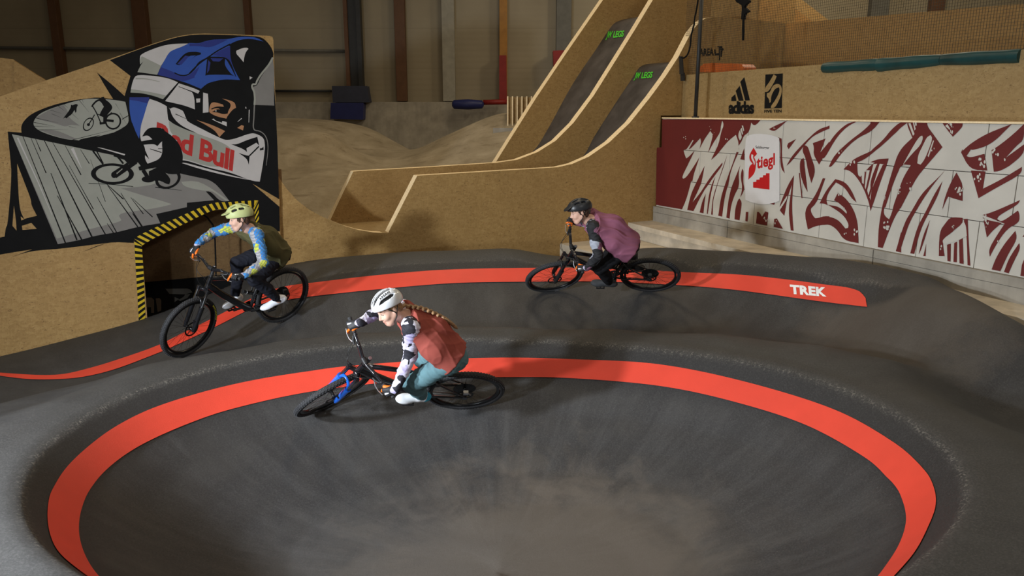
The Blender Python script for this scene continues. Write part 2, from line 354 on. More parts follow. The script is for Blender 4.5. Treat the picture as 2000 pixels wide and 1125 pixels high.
def strip(mb,up,lo,n,m=0,nc=7,off=.006):
    def dense(L):
        q=smoothline(L,110);H=[hit(*p) for p in q];return smoothline([h[:2] for h in H if h is not None],n)
    A=dense(up);B=dense(lo)
    G=np.array([[a+(b-a)*t for t in np.linspace(0,1,nc)] for a,b in zip(A,B)])
    z=tz(G[...,0],G[...,1]);e=.01
    gx=(tz(G[...,0]+e,G[...,1])-z)/e;gy=(tz(G[...,0],G[...,1]+e)-z)/e
    L=np.sqrt(gx**2+gy**2+1);V=np.stack([G[...,0]-gx/L*off,G[...,1]-gy/L*off,z+off/L],-1).reshape(-1,3)
    mb.add(V,[(i*nc+j,(i+1)*nc+j,(i+1)*nc+j+1,i*nc+j+1) for i in range(n-1) for j in range(nc-1)],m)
# ledge along the right wall
LZ=.285
_p=atz(1352,465,LZ);LEDGE_W=float((_p-RP)@RN)
track=build_track()
mb=MB()
strip(mb,[(205,1150),(160,1120),(118,1085),(100,1055),(92,1020),(93,985),(100,960),(128,915),(175,870),(230,831),(300,797),(400,765),(500,742),(600,726),(685,715),(850,703),(985,699),(1115,702),(1287,712),(1459,747),(1631,801),(1745,864),(1800,912),(1822,945),(1829,985),(1814,1030),(1786,1082),(1740,1135)],
 [(225,1155),(190,1125),(167,1090),(155,1055),(153,1025),(157,1000),(170,965),(200,925),(245,888),(300,857),(375,825),(450,800),(575,771),(700,753),(850,740),(985,737),(1115,739),(1287,754),(1430,784),(1573,830),(1688,893),(1735,935),(1757,962),(1771,1013),(1757,1065),(1722,1119),(1695,1150)],260)
o=mb.obj('painted_stripe',M_red,track,True);tag(o,'broad red painted band ringing the near bowl')
mb=MB()
strip(mb,[(0,729),(75,733.5),(125,731.5),(175,720),(225,705),(305,677),(360,650),(409,626),(448,606),(511,575),(559,560),(616,552.5),(730,539),(863,528),(1026,524),(1180,524.5),(1330,532),(1442,537),(1532,546),(1625,558),(1655,562),(1672,567),(1684,573),(1691,583)],
 [(0,735),(50,741),(100,742),(160,737.5),(225,722),(305,692),(338,678),(420,639.6),(472,613),(508,595),(560,587),(597,581),(737,566),(882,554),(1026,551),(1180,551),(1330,558),(1424,565.6),(1496,574.6),(1586,587),(1640,594),(1668,597),(1682,599),(1694,600)],200,off=.008)
o=mb.obj('painted_stripe',M_red,track,True);tag(o,'red painted band along the far berm')
mb=MB()
def onT(px,py):
    h=hit(px,py);e=.01;gx=(tz(h[0]+e,h[1])-h[2])/e;gy=(tz(h[0],h[1]+e)-h[2])/e;n=np.array([-gx,-gy,1.]);n/=np.linalg.norm(n);return h+n*.011
put_text(mb,'TREK',(1548,574),(1618,579.5),(1542,557.5),lambda a,b:onT(a,b),bold=.05,res=2,shear=.25,space=1.06)
mb.obj('brand_lettering',M_white,track)
# hall floor under everything
mb=MB();mb.box((2,10,-1.3),(44,36,.1));tag(mb.obj('floor',M_conc),kind='structure')
# ledge and lower walk on the right
def alongR(t,off,z): 
    q=RP+RD*t+RN*off;return np.array([q[0],q[1],z])
mb=MB();T0=-.0;T1=11.
mb.prism([alongR(T0-.3,LEDGE_W-.05,-1.25),alongR(T1,LEDGE_W-.05,-1.25),alongR(T1,0,-1.25),alongR(T0-.3,0,-1.25)],(0,0,LZ+1.25-.10));mb.prism([alongR(T0-.3,LEDGE_W,LZ-.085),alongR(T1,LEDGE_W,LZ-.085),alongR(T1,0,LZ-.085),alongR(T0-.3,0,LZ-.085)],(0,0,.085))
o=mb.obj('concrete_ledge',M_concl,bevel=.012);tag(o,'pale concrete walkway step along the foot of the red and white graffiti wall','ledge')
mb=MB();mb.prism([alongR(-.6,LEDGE_W+1.5,-1.25),alongR(3.2,LEDGE_W+1.2,-1.25),alongR(4.2,LEDGE_W+.0,-1.25),alongR(-.6,LEDGE_W+.0,-1.25)],(0,0,1.25+.02))
o=mb.obj('concrete_step',M_concl);tag(o,'lower pale concrete step between the ledge and the rim of the far berm','step')
# concrete footing of the graffiti wall
BZ0=.553
mb=MB();seg=[-.02]+[float((onR(px,470)-RP)@RD) for px in (1424,1714)]+[9.9]
for a,b in zip(seg[:-1],seg[1:]):
    for z0,z1,dd in((LZ,BZ0-.105,.05),(BZ0-.1,BZ0,.055)):
        mb.prism([alongR(a+.006,dd,z0),alongR(b-.006,dd,z0),alongR(b-.006,-.3,z0),alongR(a+.006,-.3,z0)],(0,0,z1-z0))
o=mb.obj('concrete_footing',M_conc,bevel=.006);tag(o,'grey concrete footing under the red and white block wall','footing')
# block wall
BZ1=2.116;CH=(BZ1-BZ0)/3
M_bw=flat('white_block_paint',(.53,.50,.44),.7,scale=2,var=.08,bump=.12,bscale=40);M_br=flat('dark_red_paint',(.125,.014,.012),.7,scale=2,var=.1)
mb=MB();tj=[[float((onR(px,250)-RP)@RD) for px in (1400,1462,1530,1611,1703,1809,1931)],[float((onR(px,330)-RP)@RD) for px in (1366,1424,1493,1570,1650,1745,1862,1990)],[float((onR(px,420)-RP)@RD) for px in (1328,1424,1472,1602,1692,1797,1915)]]
tl=[float((onR(1294,240)-RP)@RD),0.02,0.0]
for r in range(3):
    z1=BZ1-r*CH;z0=z1-CH;E_=[tl[r]]+sorted(tj[r])+[sorted(tj[r])[-1]+.9*i for i in range(1,4)]
    for a,b in zip(E_[:-1],E_[1:]):
        mb.prism([alongR(a+.004,.0,z0+.004),alongR(b-.004,.0,z0+.004),alongR(b-.004,-.45,z0+.004),alongR(a+.004,-.45,z0+.004)],(0,0,CH-.008))
gwall=mb.obj('block_wall',M_bw,bevel=.006);tag(gwall,'low wall of stacked blocks painted with red and white graffiti strokes','wall')
# top board on the block wall
mb=MB();mb.prism([alongR(tl[0],.02,BZ1),alongR(9.5,.02,BZ1),alongR(9.5,-.52,BZ1),alongR(tl[0],-.52,BZ1)],(0,0,.02))
tag(mb.obj('capping_board',M_edge),'thin pale capping board on top of the graffiti block wall','board')
# ---------------------------------------------------------------- OSB parapet behind the block wall
PO=-.5
def onP(px,py,o=0.): return onR(px,py,PO+o)
mb=MB();top=[(1335,147),(1400,141),(1605,126),(1760,113),(1990,97),(2080,91)];
pts=[onP(*p) for p in top];zb=1.2
pl=[np.array([pts[0][0],pts[0][1],zb])]+pts+[np.array([pts[-1][0],pts[-1][1],zb])]
mb.prism(pl,tuple(-RN*.06),0,1)
parapet=mb.obj('plywood_parapet',[M_osbp,M_edge]);tag(parapet,'pale chipboard parapet behind the top of the graffiti wall, with black logos','parapet')
# ---------------------------------------------------------------- wooden start ramp
ramp=empty('start_ramp',Matrix.Translation(onW(1000,600)));tag(ramp,'tall wooden twin lane start ramp with curved side panels and black riding surfaces','ramp')
RI=ramp.matrix_world.inverted()
def rel(o,root,RI_): 
    o.parent=root;o.matrix_parent_inverse=RI_;return o
C_top=[(538,336),(547,350),(560,369),(580,391),(602,408),(625,421),(645,430),(675,442),(700,449),(730,454),(758,455),(787,398),(815,343),(900,338),(1000,332),(1060,328.5),(1090,326.5),(1118,320),(1150,306),(1190,278),(1230,240),(1270,190),(1300,149),(1325,111),(1350,63),(1361,49),(1369,41.5),(1379,35.5),(1392,33),(1430,35.5),(1535,45)]
onC=lambda a,b:onW(a,b,-.056)
w0=onC(*C_top[0]);w1=onC(*C_top[-1])
mb=MB();pl=[onC(*p) for p in C_top];zb=-1.25
we=onC(1282,430)
# the panel stops at the block wall low down, and carries on above behind the parapet
pl+=[np.array([w1[0],w1[1],BZ1+.05])]
q=onC(1340,200);pl+=[np.array([q[0],q[1],BZ1+.05]),np.array([we[0],we[1],BZ1+.05]),np.array([we[0],we[1],zb]),np.array([w0[0],w0[1],zb])]
mb.prism(pl,tuple(-WN*.15),0,1);o=rel(mb.obj('side_panel',[M_osb,M_edge]),ramp,RI);o['label']='near chipboard side panel with long concave top edge'
LW=1.25    # lane width
def onB(px,py): return onW(px,py,-LW-.07)
def onA(px,py): return onW(px,py,-2*LW-.14)
B_top=[(645,430),(667,383),(690,335),(700,334),(850,325.5),(968,318),(1010,312),(1050,297),(1085,275),(1120,240),(1160,186),(1200,122),(1240,58),(1275,0),(1300,-42),(1330,-90),(1420,-95),(1560,-60)]
mb=MB();pl=[onB(*p) for p in B_top];a,b=pl[-1],pl[0];pl+=[np.array([a[0],a[1],.0]),np.array([b[0],b[1],.0])]
mb.prism(pl,tuple(-WN*.15),0,1);o=rel(mb.obj('side_panel',[M_osb,M_edge]),ramp,RI);o['label']='middle chipboard side panel between the two lanes'
A_top=[(930,380),(970,314),(1048,190),(1110,98),(1177,1),(1215,-60),(1240,-100),(1500,-100)]
mb=MB();pl=[onA(*p) for p in A_top];a,b=pl[-1],pl[0];pl+=[np.array([a[0],a[1],.0]),np.array([b[0],b[1],.0])]
mb.prism(pl,tuple(-WN*.15),0,1);o=rel(mb.obj('side_panel',[M_osb,M_edge]),ramp,RI);o['label']='far chipboard side panel, straight and steep'
def surf(prof,fn,lab):
    P=smoothline([fn(*p) for p in prof],60);mb=MB();w=WN*LW;n=len(P);vs=[]
    for p in P: vs+= [p+WN*.0,p+w]
    for p in P: vs+= [p-np.array([0,0,.04]),p+w-np.array([0,0,.04])]
    fs=[(2*i,2*i+2,2*i+3,2*i+1) for i in range(n-1)]+[(2*n+2*i,2*n+2*i+1,2*n+2*i+3,2*n+2*i+2) for i in range(n-1)]
    fs+=[(0,1,2*n+1,2*n),(2*n-2,4*n-2,4*n-1,2*n-1)]
    mb.add(vs,fs);o=rel(mb.obj('riding_surface',M_dark,None,True),ramp,RI);o['label']=lab;return P
S1=surf([(985,340),(1041,295),(1070,252),(1118,165),(1163,98),(1174,81),(1193,53),(1202,44),(1211,40),(1222,37),(1236,36)],onA,'black riding surface of the far lane')
S2=surf([(1085,352),(1136,309),(1163,263),(1202,202),(1230,160),(1247,134),(1255,128),(1264,125),(1285,124),(1300,123)],onB,'black riding surface of the near lane')
# flat roll-in boards behind each riding surface and the lane floors
def slab(pts,name,mat,th=.04,lab=None):
    mb=MB();mb.prism(pts,(0,0,-th));o=rel(mb.obj(name,mat),ramp,RI)
    if lab:o['label']=lab
    return o
for S,l in((S1,'far'),(S2,'near')):
    e=S[-1];slab([e,e+WD*2.6,e+WD*2.6+WN*LW,e+WN*LW],'platform_board',M_osb,lab='flat chipboard platform at the top of the %s lane'%l)
    mb=MB();q=e+WD*(1.1 if l=='near' else .9);mb.prism([q,q+WN*LW,q+WN*LW+np.array([0,0,3.2]),q+np.array([0,0,3.2])],tuple(WD*.04));rel(mb.obj('back_panel',M_osb),ramp,RI)
fl=[onW(758,455,-.07),onW(700,449,-.07),onW(645,430,-.07)]
f0=onB(645,430);zf=onW(758,455)[2]
a=onW(640,428,-.07);b=onW(1290,420,-.07)
slab([(a[0],a[1],zf),(b[0],b[1],zf),tuple(np.array([b[0],b[1],zf])-WN*LW),tuple(np.array([a[0],a[1],zf])-WN*LW)],'floor_panel',M_osbp,lab='smooth plywood floor at the mouth of the near lane')
mb=MB();M_green=flat('green_vinyl',(.08,.62,.04),.5)
# green lettering on both riding surfaces (placed on the curved sheets)
def on_surf(S,fn,off):
    P=np.array(S)
    def f(px,py):
        r=ray(px,py);O=np.array([0,0,CZ]);best=None
        for i in range(len(P)-1):
            t=P[i+1]-P[i];n=np.cross(t,WN);n/=np.linalg.norm(n)
            if n[2]<0:n=-n
            k=((P[i]-O)@n)/(r@n);q=O+r*k;s=((q-P[i])@t)/(t@t);w=(q-P[i])@WN
            if -.02<=s<=1.02 and -.3<w<LW+.3: 
                if best is None or k<best[0]: best=(k,q+n*off)
        return best[1] if best is not None else O+r*15
    return f
f1=on_surf(S1,None,.012);f2=on_surf(S2,None,.012)
put_text(mb,'LEGS',(1198,74),(1219,72),(1199,62.5),f1,bold=.03,space=.9,shear=.15);rel(mb.obj('green_lettering',M_green),ramp,RI);mb=MB();put_text(mb,'JW',(1184,74.5),(1196,73),(1186,63),f1,bold=.04,shear=.3);rel(mb.obj('green_emblem',M_green),ramp,RI);mb=MB()
put_text(mb,'LEGS',(1253,153.5),(1275,152),(1254,142.5),f2,bold=.03,space=.9,shear=.15);rel(mb.obj('green_lettering',M_green),ramp,RI);mb=MB();put_text(mb,'JW',(1239,154),(1251,153),(1241,143),f2,bold=.04,shear=.3)
rel(mb.obj('green_emblem',M_green),ramp,RI)
# chipboard box behind the parapet, and the descending ramp edges beyond it
mb=MB();g0=onW(1535,46);BO=float((g0-RP)@RN);
def onG(px,py): return onR(px,py,BO)
pl=[onG(1535,46),onG(2060,2)];pl=[np.array([pl[0][0],pl[0][1],1.6]),pl[0],pl[1],np.array([pl[1][0],pl[1][1],1.6])]
mb.prism(pl,tuple(-RN*.06));tag(mb.obj('chipboard_barrier',osb_mat('osb_board_brown',(.95,.9,.85))),'brown chipboard barrier panel seen through the safety net above the parapet','barrier')
YD=19.
mb=MB()
pl=[ony(p[0],p[1],YD) for p in [(1455,-60),(1528,-2),(1592,46),(1630,70),(1640,494),(1400,494),(1400,-60)]]
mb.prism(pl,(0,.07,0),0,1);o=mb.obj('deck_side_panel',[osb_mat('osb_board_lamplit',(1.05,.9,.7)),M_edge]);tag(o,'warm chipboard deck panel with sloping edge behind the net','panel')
mb=MB();pl=[ony(p[0],p[1],YD+.6) for p in [(1490,-60),(1567,0),(1622,42),(1650,64),(1655,489),(1500,489)]]
mb.prism(pl,(0,.07,0),0,1);o=mb.obj('deck_side_panel',[M_osb,M_edge]);tag(o,'second sloping chipboard panel just right of the warm one behind the net','panel')
# ---------------------------------------------------------------- mural wall
mural=empty('mural_wall',Matrix.Translation(onW(300,650)));tag(mural,'big chipboard wall with a painted helmet and bikers mural, rising to the right','wall');MI=mural.matrix_world.inverted()
wl=[(-220,262),(0,188.5),(100,153.5),(200,120),(255,101),(300,85),(330,75.5),(352,70),(375,66.5),(400,65.5),(450,67),(527,70),(532,72),(534,78)]
pl=[onW(*p) for p in wl];e=onW(547,447);tp=onW(534,78)
pl+=[onW(540,260),e,np.array([e[0],e[1],-1.25])]
# doorway cut out of the wall (right jamb, lintel, left jamb)
dj=onW(507,520);dl=onW(281,600)
pl+=[np.array([dj[0],dj[1],-1.25]),onW(503,450),onW(499,405),onW(494,403),onW(412,411),onW(281,471),onW(277,480),np.array([dl[0],dl[1],-1.25])]
a=pl[0];pl+=[np.array([a[0],a[1],-1.25])]
mb=MB();mb.prism(pl,tuple(-WN*.05),0,1);o=rel(mb.obj('chipboard_sheet',[M_osb,M_edge]),mural,MI)
# recess behind the doorway
mb=MB();bo=-1.0;M_osbr=osb_mat('osb_board_recess',(.55,.5,.5))  # darker board tint: the shade inside the recess is put into the colour
def onD(px,py): return onW(px,py,bo)
x0=onW(240,500,bo);x1=onW(528,500,bo);zz=onD(390,541)[2]
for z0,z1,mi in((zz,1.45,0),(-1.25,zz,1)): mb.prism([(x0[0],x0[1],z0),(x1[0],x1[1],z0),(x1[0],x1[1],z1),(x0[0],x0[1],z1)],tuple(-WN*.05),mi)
for e_,s in((x0,1),(x1,1)):
    f=e_+WN*(-bo-.06);mb.prism([(e_[0],e_[1],-1.25),(f[0],f[1],-1.25),(f[0],f[1],1.45),(e_[0],e_[1],1.45)],tuple(WD*.05),0)
f0_=x0+WN*(-bo-.06);f1_=x1+WN*(-bo-.06);mb.prism([(x0[0],x0[1],1.45),(x1[0],x1[1],1.45),(f1_[0],f1_[1],1.45),(f0_[0],f0_[1],1.45)],(0,0,.05),0)
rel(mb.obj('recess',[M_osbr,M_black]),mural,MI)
mb=MB();onD2=lambda a,b:onW(a,b,bo+.006)
for k,P_ in enumerate([[(323,564),(366,563.5),(372,566),(376,571),(362,575),(331,574)],[(362,575),(372,574),(366,582),(352,588),(348,586),(358,580)],[(341,580),(350,584),(341,590)],
 [(281,613),(281,586),(287,581),(296,581),(301,586),(301,611),(295,611),(295,600),(288,600),(288,613)],[(304,583),(311,582),(315,586),(315,606),(308,610)]]):
    mb.poly([onD2(*p) for p in P_],0 if k<3 else 1)
rel(mb.obj('recess_lettering',[flat('grey_stencil',(.10,.095,.085),.7),flat('brown_stencil',(.10,.07,.045),.7)]),mural,MI)
# hazard tape round the doorway
mb=MB();M_haz=flat('yellow_tape',(.52,.36,.01),.5);
def haz(A,B,n,skew,off=.004):
    A=smoothline(A,n*8+1);B=smoothline(B,n*8+1);N=len(A)-1
    pA=[onW(*p,off) for p in A];pB=[onW(*p,off) for p in B]
    mb.add(pA+pB,[(i,i+1,N+2+i,N+1+i) for i in range(N)],0)
    pA=[onW(*p,off+.002) for p in A];pB=[onW(*p,off+.002) for p in B]
    for k in range(-1,n+1):
        def at(P,t): t=min(max(t,0),N);i=min(int(t),N-1);return P[i]+(P[i+1]-P[i])*(t-i)
        t0=k*8;t1=k*8+4
        mb.add([at(pA,t0),at(pA,t1),at(pB,t1+skew),at(pB,t0+skew)],[(0,1,2,3)],1)
haz([(262,466),(265,520),(268,570),(271,625),(274,668)],[(277,480),(280,525),(282,570),(284,620),(286,662)],17,-7)
haz([(262,466),(285,453),(340,428),(410,398.5),(450,394.5),(503,391)],[(277,480),(300,466),(350,442),(414,412),(450,408),(496,404)],20,5)
haz([(505,391),(505.5,420),(507,452)],[(495,404),(498,425),(500,452)],5,5)
rel(mb.obj('hazard_tape',[M_haz,M_black]),mural,MI)
mb=MB();pp=[onW(*p,-.06-.6*t) for p,t in (((390,414),0),((405,425),.4),((416,440),.6),((420,470),.7),((421,500),.7),((422,548),.7))]
mb.tube(pp,.012,8);tag(mb.obj('hanging_cable',M_black),'thin dark cable hanging inside the doorway behind the green helmet rider','cable')
# low quarter behind the mural wall at far left
mb=MB();pl=[onW(p[0],p[1],-1.2) for p in [(-70,112),(0,113),(25,115.5),(90,156),(140,188),(140,260),(-70,260)]]
mb.prism(pl,tuple(-WN*.06),0,1);f=onW(27,117,-1.2)
mb.prism([onW(28,119,-1.2),onW(88,156,-1.2),onW(140,188,-1.2),onW(140,240,-1.2),onW(28,240,-1.2)],tuple(WN*.02),0,0)
tag(mb.obj('ramp_side_panel',[M_osb,M_edge]),'small chipboard ramp panel peeking over the mural wall at its left end','panel')
# ---------------------------------------------------------------- dirt hills
dc=[(650,425,.5),(560,400,.6),(547,340,1.0),(560,330,1.1),(600,258,1.80),(547,256,1.82),(632,258,1.78),(650,237,1.98),(600,234,1.98),(547,232,1.98),(720,250,1.85),(690,300,1.2),(745,322,1.02),(700,290,1.4),(940,240,1.95),(985,236,2.0),(860,270,1.58),(800,300,1.24),(900,320,1.15),(960,315,1.1),(650,350,1.0),(640,300,1.45),(590,300,1.4)]
dd=[14,14.3,15.5,15.8,17.4,17.4,17.2,21,21,21,20.5,18.6,17,18.8,19,19.5,18.6,18.2,16.2,16,14.9,16.6,16.4]
dpts=[]
for (px,py,_),y in zip(dc,dd):
    q=ony(px,py,y);dpts.append(q)
dpts+=[np.array(q,float) for q in[(-3,22.5,.9),(0,22.5,.9),(-1,20,1.0),(1.5,21,1.2),(-8,17,1.5),(-8,14,1.2),(-8,21,1.7),(3,18,1.3),(3.5,15,.9),(3,21,1.4),(0,14.5,.5),(-2.6,12.5,.3),(-4.5,11.3,.3),(2.0,14.6,.5)]]
DP=np.array(dpts);nD=len(DP);DA=np.zeros((nD+3,nD+3));D2=((DP[:,None,:2]-DP[None,:,:2])**2).sum(-1);DA[:nD,:nD]=_U(D2)+np.eye(nD)*.03;DA[:nD,nD]=1;DA[:nD,nD+1:]=DP[:,:2];DA[nD:,:nD]=DA[:nD,nD:].T
DW=np.linalg.solve(DA,np.r_[DP[:,2],[0,0,0]])
def dz(x,y):
    d2=(x[:,None]-DP[None,:,0])**2+(y[:,None]-DP[None,:,1])**2;return np.clip(_U(d2)@DW[:nD]+DW[nD]+x*DW[nD+1]+y*DW[nD+2],-.2,2.2)
xs=np.arange(-9.,4.0,.12);ys=np.arange(9.,24.0,.12);X,Y=np.meshgrid(xs,ys,indexing='ij');k=Y>wall_y(X)+.0+np.where(X>-3.2,.1,1.3)
Z=dz(X.ravel(),Y.ravel()).reshape(X.shape)
front=np.clip((Y-wall_y(X)-.0)/1.0,0,1);inside=(X>-2.9)
Z=np.where((X>-2.3)&(Y<wall_y(X)+3.4),np.minimum(Z,.0),Z)
idx=-np.ones(X.shape,int);idx[k]=np.arange(k.sum());kc=k[:-1,:-1]&k[1:,:-1]&k[:-1,1:]&k[1:,1:]
mb=MB();mb.add(np.stack([X[k],Y[k],Z[k]],1),np.stack([idx[:-1,:-1][kc],idx[1:,:-1][kc],idx[1:,1:][kc],idx[:-1,1:][kc]],1).tolist())
tag(mb.obj('dirt_jumps',M_dirt,None,True),'tan packed dirt jumps rising behind the wooden ramp','dirt mound')
# ---------------------------------------------------------------- hall shell
YW=24.
mb=MB();mb.box((4,YW+.1,5.3),(60,.2,13.2));tag(mb.obj('wall_back',M_wall),kind='structure')
def colm(name,px0,px1,py1,mat,label,y=YW-.15,py0=-250,d=.25):
    a=ony(px0,py1,y);b=ony(px1,py1,y);c=ony((px0+px1)/2,py0,y)
    mb=MB();mb.box(((a[0]+b[0])/2,y+d/2-.12,(a[2]+c[2])/2),(b[0]-a[0],d,c[2]-a[2]));o=mb.obj(name,mat,bevel=.01);tag(o,label,'column');return o
colm('column',121,136,200,M_brown,'narrow brown column at the far left of the back wall')
colm('column',279,304,200,M_brown,'wide brown column of the back wall behind the painted helmet',d=.35)
colm('column',491,502,200,M_brown,'narrow brown column just left of the mural wall corner')
colm('column',776,796,198,M_brown,'brown column of the back wall right of the blue mats')
colm('column',866,890,198,M_lgsteel,'light grey column above the small blue pad',d=.4)
colm('column',976,991,205,M_orange,'orange brown column with a red pad around its foot')
colm('column',1084,1112,240,M_gsteel,'dark grey column just left of the ramp top',d=.4)
colm('column',1695,1728,60,M_gsteel,'grey column high at the right above the barrier',d=.4)
colm('column',1810,1836,60,M_brown,'brown column high at the right above the barrier')
st=empty('steel_post',Matrix.Translation(ony(695,200,YW-.4)));tag(st,'dark steel post with pipes standing behind the blue mats','post');SI=st.matrix_world.inverted()
for nm,a,b,mt,dpt in(('flange',679,686,M_brown,.3),('web',686,703,M_steel,.1),('flange',703,711,M_steel,.3)):
    p=ony(a,200,YW-.4);q=ony(b,200,YW-.4);t_=ony(a,-250,YW-.4);mb=MB();mb.box(((p[0]+q[0])/2,YW-.3,(p[2]+t_[2])/2),(q[0]-p[0],dpt,t_[2]-p[2]));rel(mb.obj(nm,mt),st,SI)
def pipe(name,p,q,r,mat,label,cat='pipe'):
    mb=MB();mb.tube([p,q],r,12);tag(mb.obj(name,mat,None,True),label,cat)
pipe('wall_rail',ony(-120,92,YW-.1),ony(690,100,YW-.1),.045,M_gsteel,'upper horizontal rail across the back wall at left')
pipe('wall_rail',ony(500,178,YW-.1),ony(648,178,YW-.1),.04,M_steel,'lower dark horizontal rail left of the blue mats')
mb=MB();p=ony(-200,205,YW-.3);q=ony(990,199,YW-.3);mb.box(((p[0]+q[0])/2,YW-.15,(q[2]-1.25)/2),(q[0]-p[0],.5,q[2]+1.25));tag(mb.obj('wall_plinth',M_conc),kind='structure').name='trim_1'
# pads, mats, crate, block
M_navy=flat('navy_vinyl',(.015,.02,.10),.45,bump=.2,bscale=6);M_navg=flat('slate_vinyl',(.03,.035,.06),.5,bump=.2,bscale=6);M_rv=flat('red_vinyl',(.22,.015,.012),.5);M_ov=flat('orange_vinyl',(.55,.12,.02),.45)
def mat_box(pts,y,d,name,mt,label,cat='mat'):
    P=[ony(a,b,y) for a,b in pts];mb=MB();mb.prism(P,(0,d,0));o=mb.obj(name,mt,bevel=.03);tag(o,label,cat);return o
mat_box([(648,168),(717,168),(722,200),(650,200)],23.25,.35,'crash_mat',M_navg,'slate blue crash mat, upper one of the two against the dark post')
mat_box([(646,201),(710,201),(709,234),(645,232)],23.2,.38,'crash_mat',M_navy,'navy blue crash mat hanging below the slate one')
mb=MB();a=ony(883,204,23.2);b=ony(945,204,23.2);L=b-a;mb.tube([a,a+L*.06,a+L*.5,a+L*.94,b],[.06,.13,.15,.12,.05],14);tag(mb.obj('wall_pad',M_navy,None,True),'small rounded blue pad on top of the concrete plinth','pad')
mb=MB();mb.tube([ony(944,200,23.3),ony(990,199,23.3)],.075,14);tag(mb.obj('wall_pad',M_rv,None,True),'red tube pad lying on the plinth next to the blue pad','pad')
mat_box([(975,108),(989,108),(990,194),(975,194)],23.5,.3,'column_pad',M_rv,'tall red pad wrapped round the orange brown column','pad')
mat_box([(1080,99),(1104,98),(1104,145),(1082,145)],23.4,.35,'column_pad',M_rv,'short red pad on the grey column beside the ramp','pad')
cr=empty('slatted_crate',Matrix.Translation(ony(1015,247,17.6)));tag(cr,'pale slatted wooden crate standing on a concrete block','crate');CI=cr.matrix_world.inverted()
P=[ony(990,247,17.7),ony(1050,247,17.7),ony(1050,190,17.7),ony(990,190,17.7)];mb=MB();mb.prism(P,(0,.7,0));rel(mb.obj('body',M_osbp),cr,CI)
for i in range(7):
    a=ony(990.5+i*9.2,246.5,17.6);b=ony(993+i*9.2,246.5,17.6);t_=ony(992+i*9.2,188,17.6);mb=MB();mb.box(((a[0]+b[0])/2,17.63,(a[2]+t_[2])/2),(b[0]-a[0],.09,t_[2]-a[2]));rel(mb.obj('slat',M_edge),cr,CI)
mat_box([(963,250),(1015,250),(1015,330),(970,330),(963,277)],17.3,.95,'concrete_block',M_conc,'grey concrete block at the foot of the slatted crate','block')
# dark band and floor behind parapet
# ---------------------------------------------------------------- net, pole, cable, pads on the parapet
mb=MB();NO=PO-.12
ta=float((onR(1338,100,NO)-RP)@RD);tb=float((onR(2010,100,NO)-RP)@RD);zt=float(onR(1363,-60,NO)[2])+.3;zb=2.3
s=.036;k=int((tb-ta)/s)
for i in range(k):
    q=RP+RD*(ta+i*s)+RN*NO;mb.box((q[0],q[1],(zb+zt)/2),(.0036,.0036,zt-zb))
for j in range(int((zt-zb)/s)):
    a=RP+RD*ta+RN*NO;b=RP+RD*tb+RN*NO;z=zb+j*s;sag=.0
    mb.tube([(a[0],a[1],z),(b[0],b[1],z)],.002,4,cap=False)
tag(mb.obj('safety_net',flat('net_cord',(.05,.042,.03),.8)),'fine dark safety net stretched above the chipboard parapet','net')
mb=MB();a=onR(1358,231,-.1);b=onR(1364,-40,-.1);b[0],b[1]=a[0],a[1];mb.tube([a,b],.032,14);mb.tube([a,a+np.array([0,0,.03])],.06,14);tag(mb.obj('net_pole',M_steel,None,True),'black pole standing on the graffiti wall at the left end of the net','pole')
mb=MB();cp_=[onR(x,y,-.35) for x,y in [(1364,-5),(1361,15),(1357,35),(1355,50),(1350,70),(1348,90),(1343,106),(1336,113),(1331,112)]];mb.tube(smoothline(cp_,40).tolist(),.014,8);tag(mb.obj('net_rope',M_black,None,True),'black rope drooping down the left side of the net pole','rope')
mb=MB();P=[onR(x,y,-.4) for x,y in[(1326,110),(1332,110),(1334,145),(1327,145)]];mb.prism(P,tuple(-RN*.02));P=[onR(x,y,-.42) for x,y in[(1329,142),(1335,142),(1335,158),(1329,158)]];mb.prism(P,tuple(-RN*.03));tag(mb.obj('net_bracket',M_steel),'small black bracket on the ramp corner below the rope','bracket')
mb=MB();P=[onR(x,y,-.6) for x,y in[(1436,-20),(1466,-20),(1458,-5),(1463,3),(1456,9),(1453,14),(1462,22),(1455,26),(1453,30),(1452,38),(1447,38),(1449,20),(1448,10),(1438,4),(1434,-3)]];mb.prism(P,tuple(-RN*.05))
P=[onR(x,y,-.6) for x,y in[(1449.5,36),(1452.5,36),(1452,79),(1449,79)]];mb.prism(P,tuple(-RN*.02));tag(mb.obj('hanging_strap',M_black,bevel=.01),'ragged black strap hanging down in front of the ramp logo panel','strap')
mb=MB();P=[onP(x,y,-.14) for x,y in[(1364,141),(1367,130),(1375,124.5),(1390,123),(1430,124),(1448,125.5),(1453,132),(1453,141)]];mb.prism(P,tuple(-RN*.25));o=mb.obj('foam_pad',M_ov,bevel=.02);tag(o,'bright orange foam pad lying behind the parapet edge','pad')
M_teal=flat('teal_vinyl',(.007,.042,.043),.4,scale=3,var=.35,bump=.3,bscale=14)
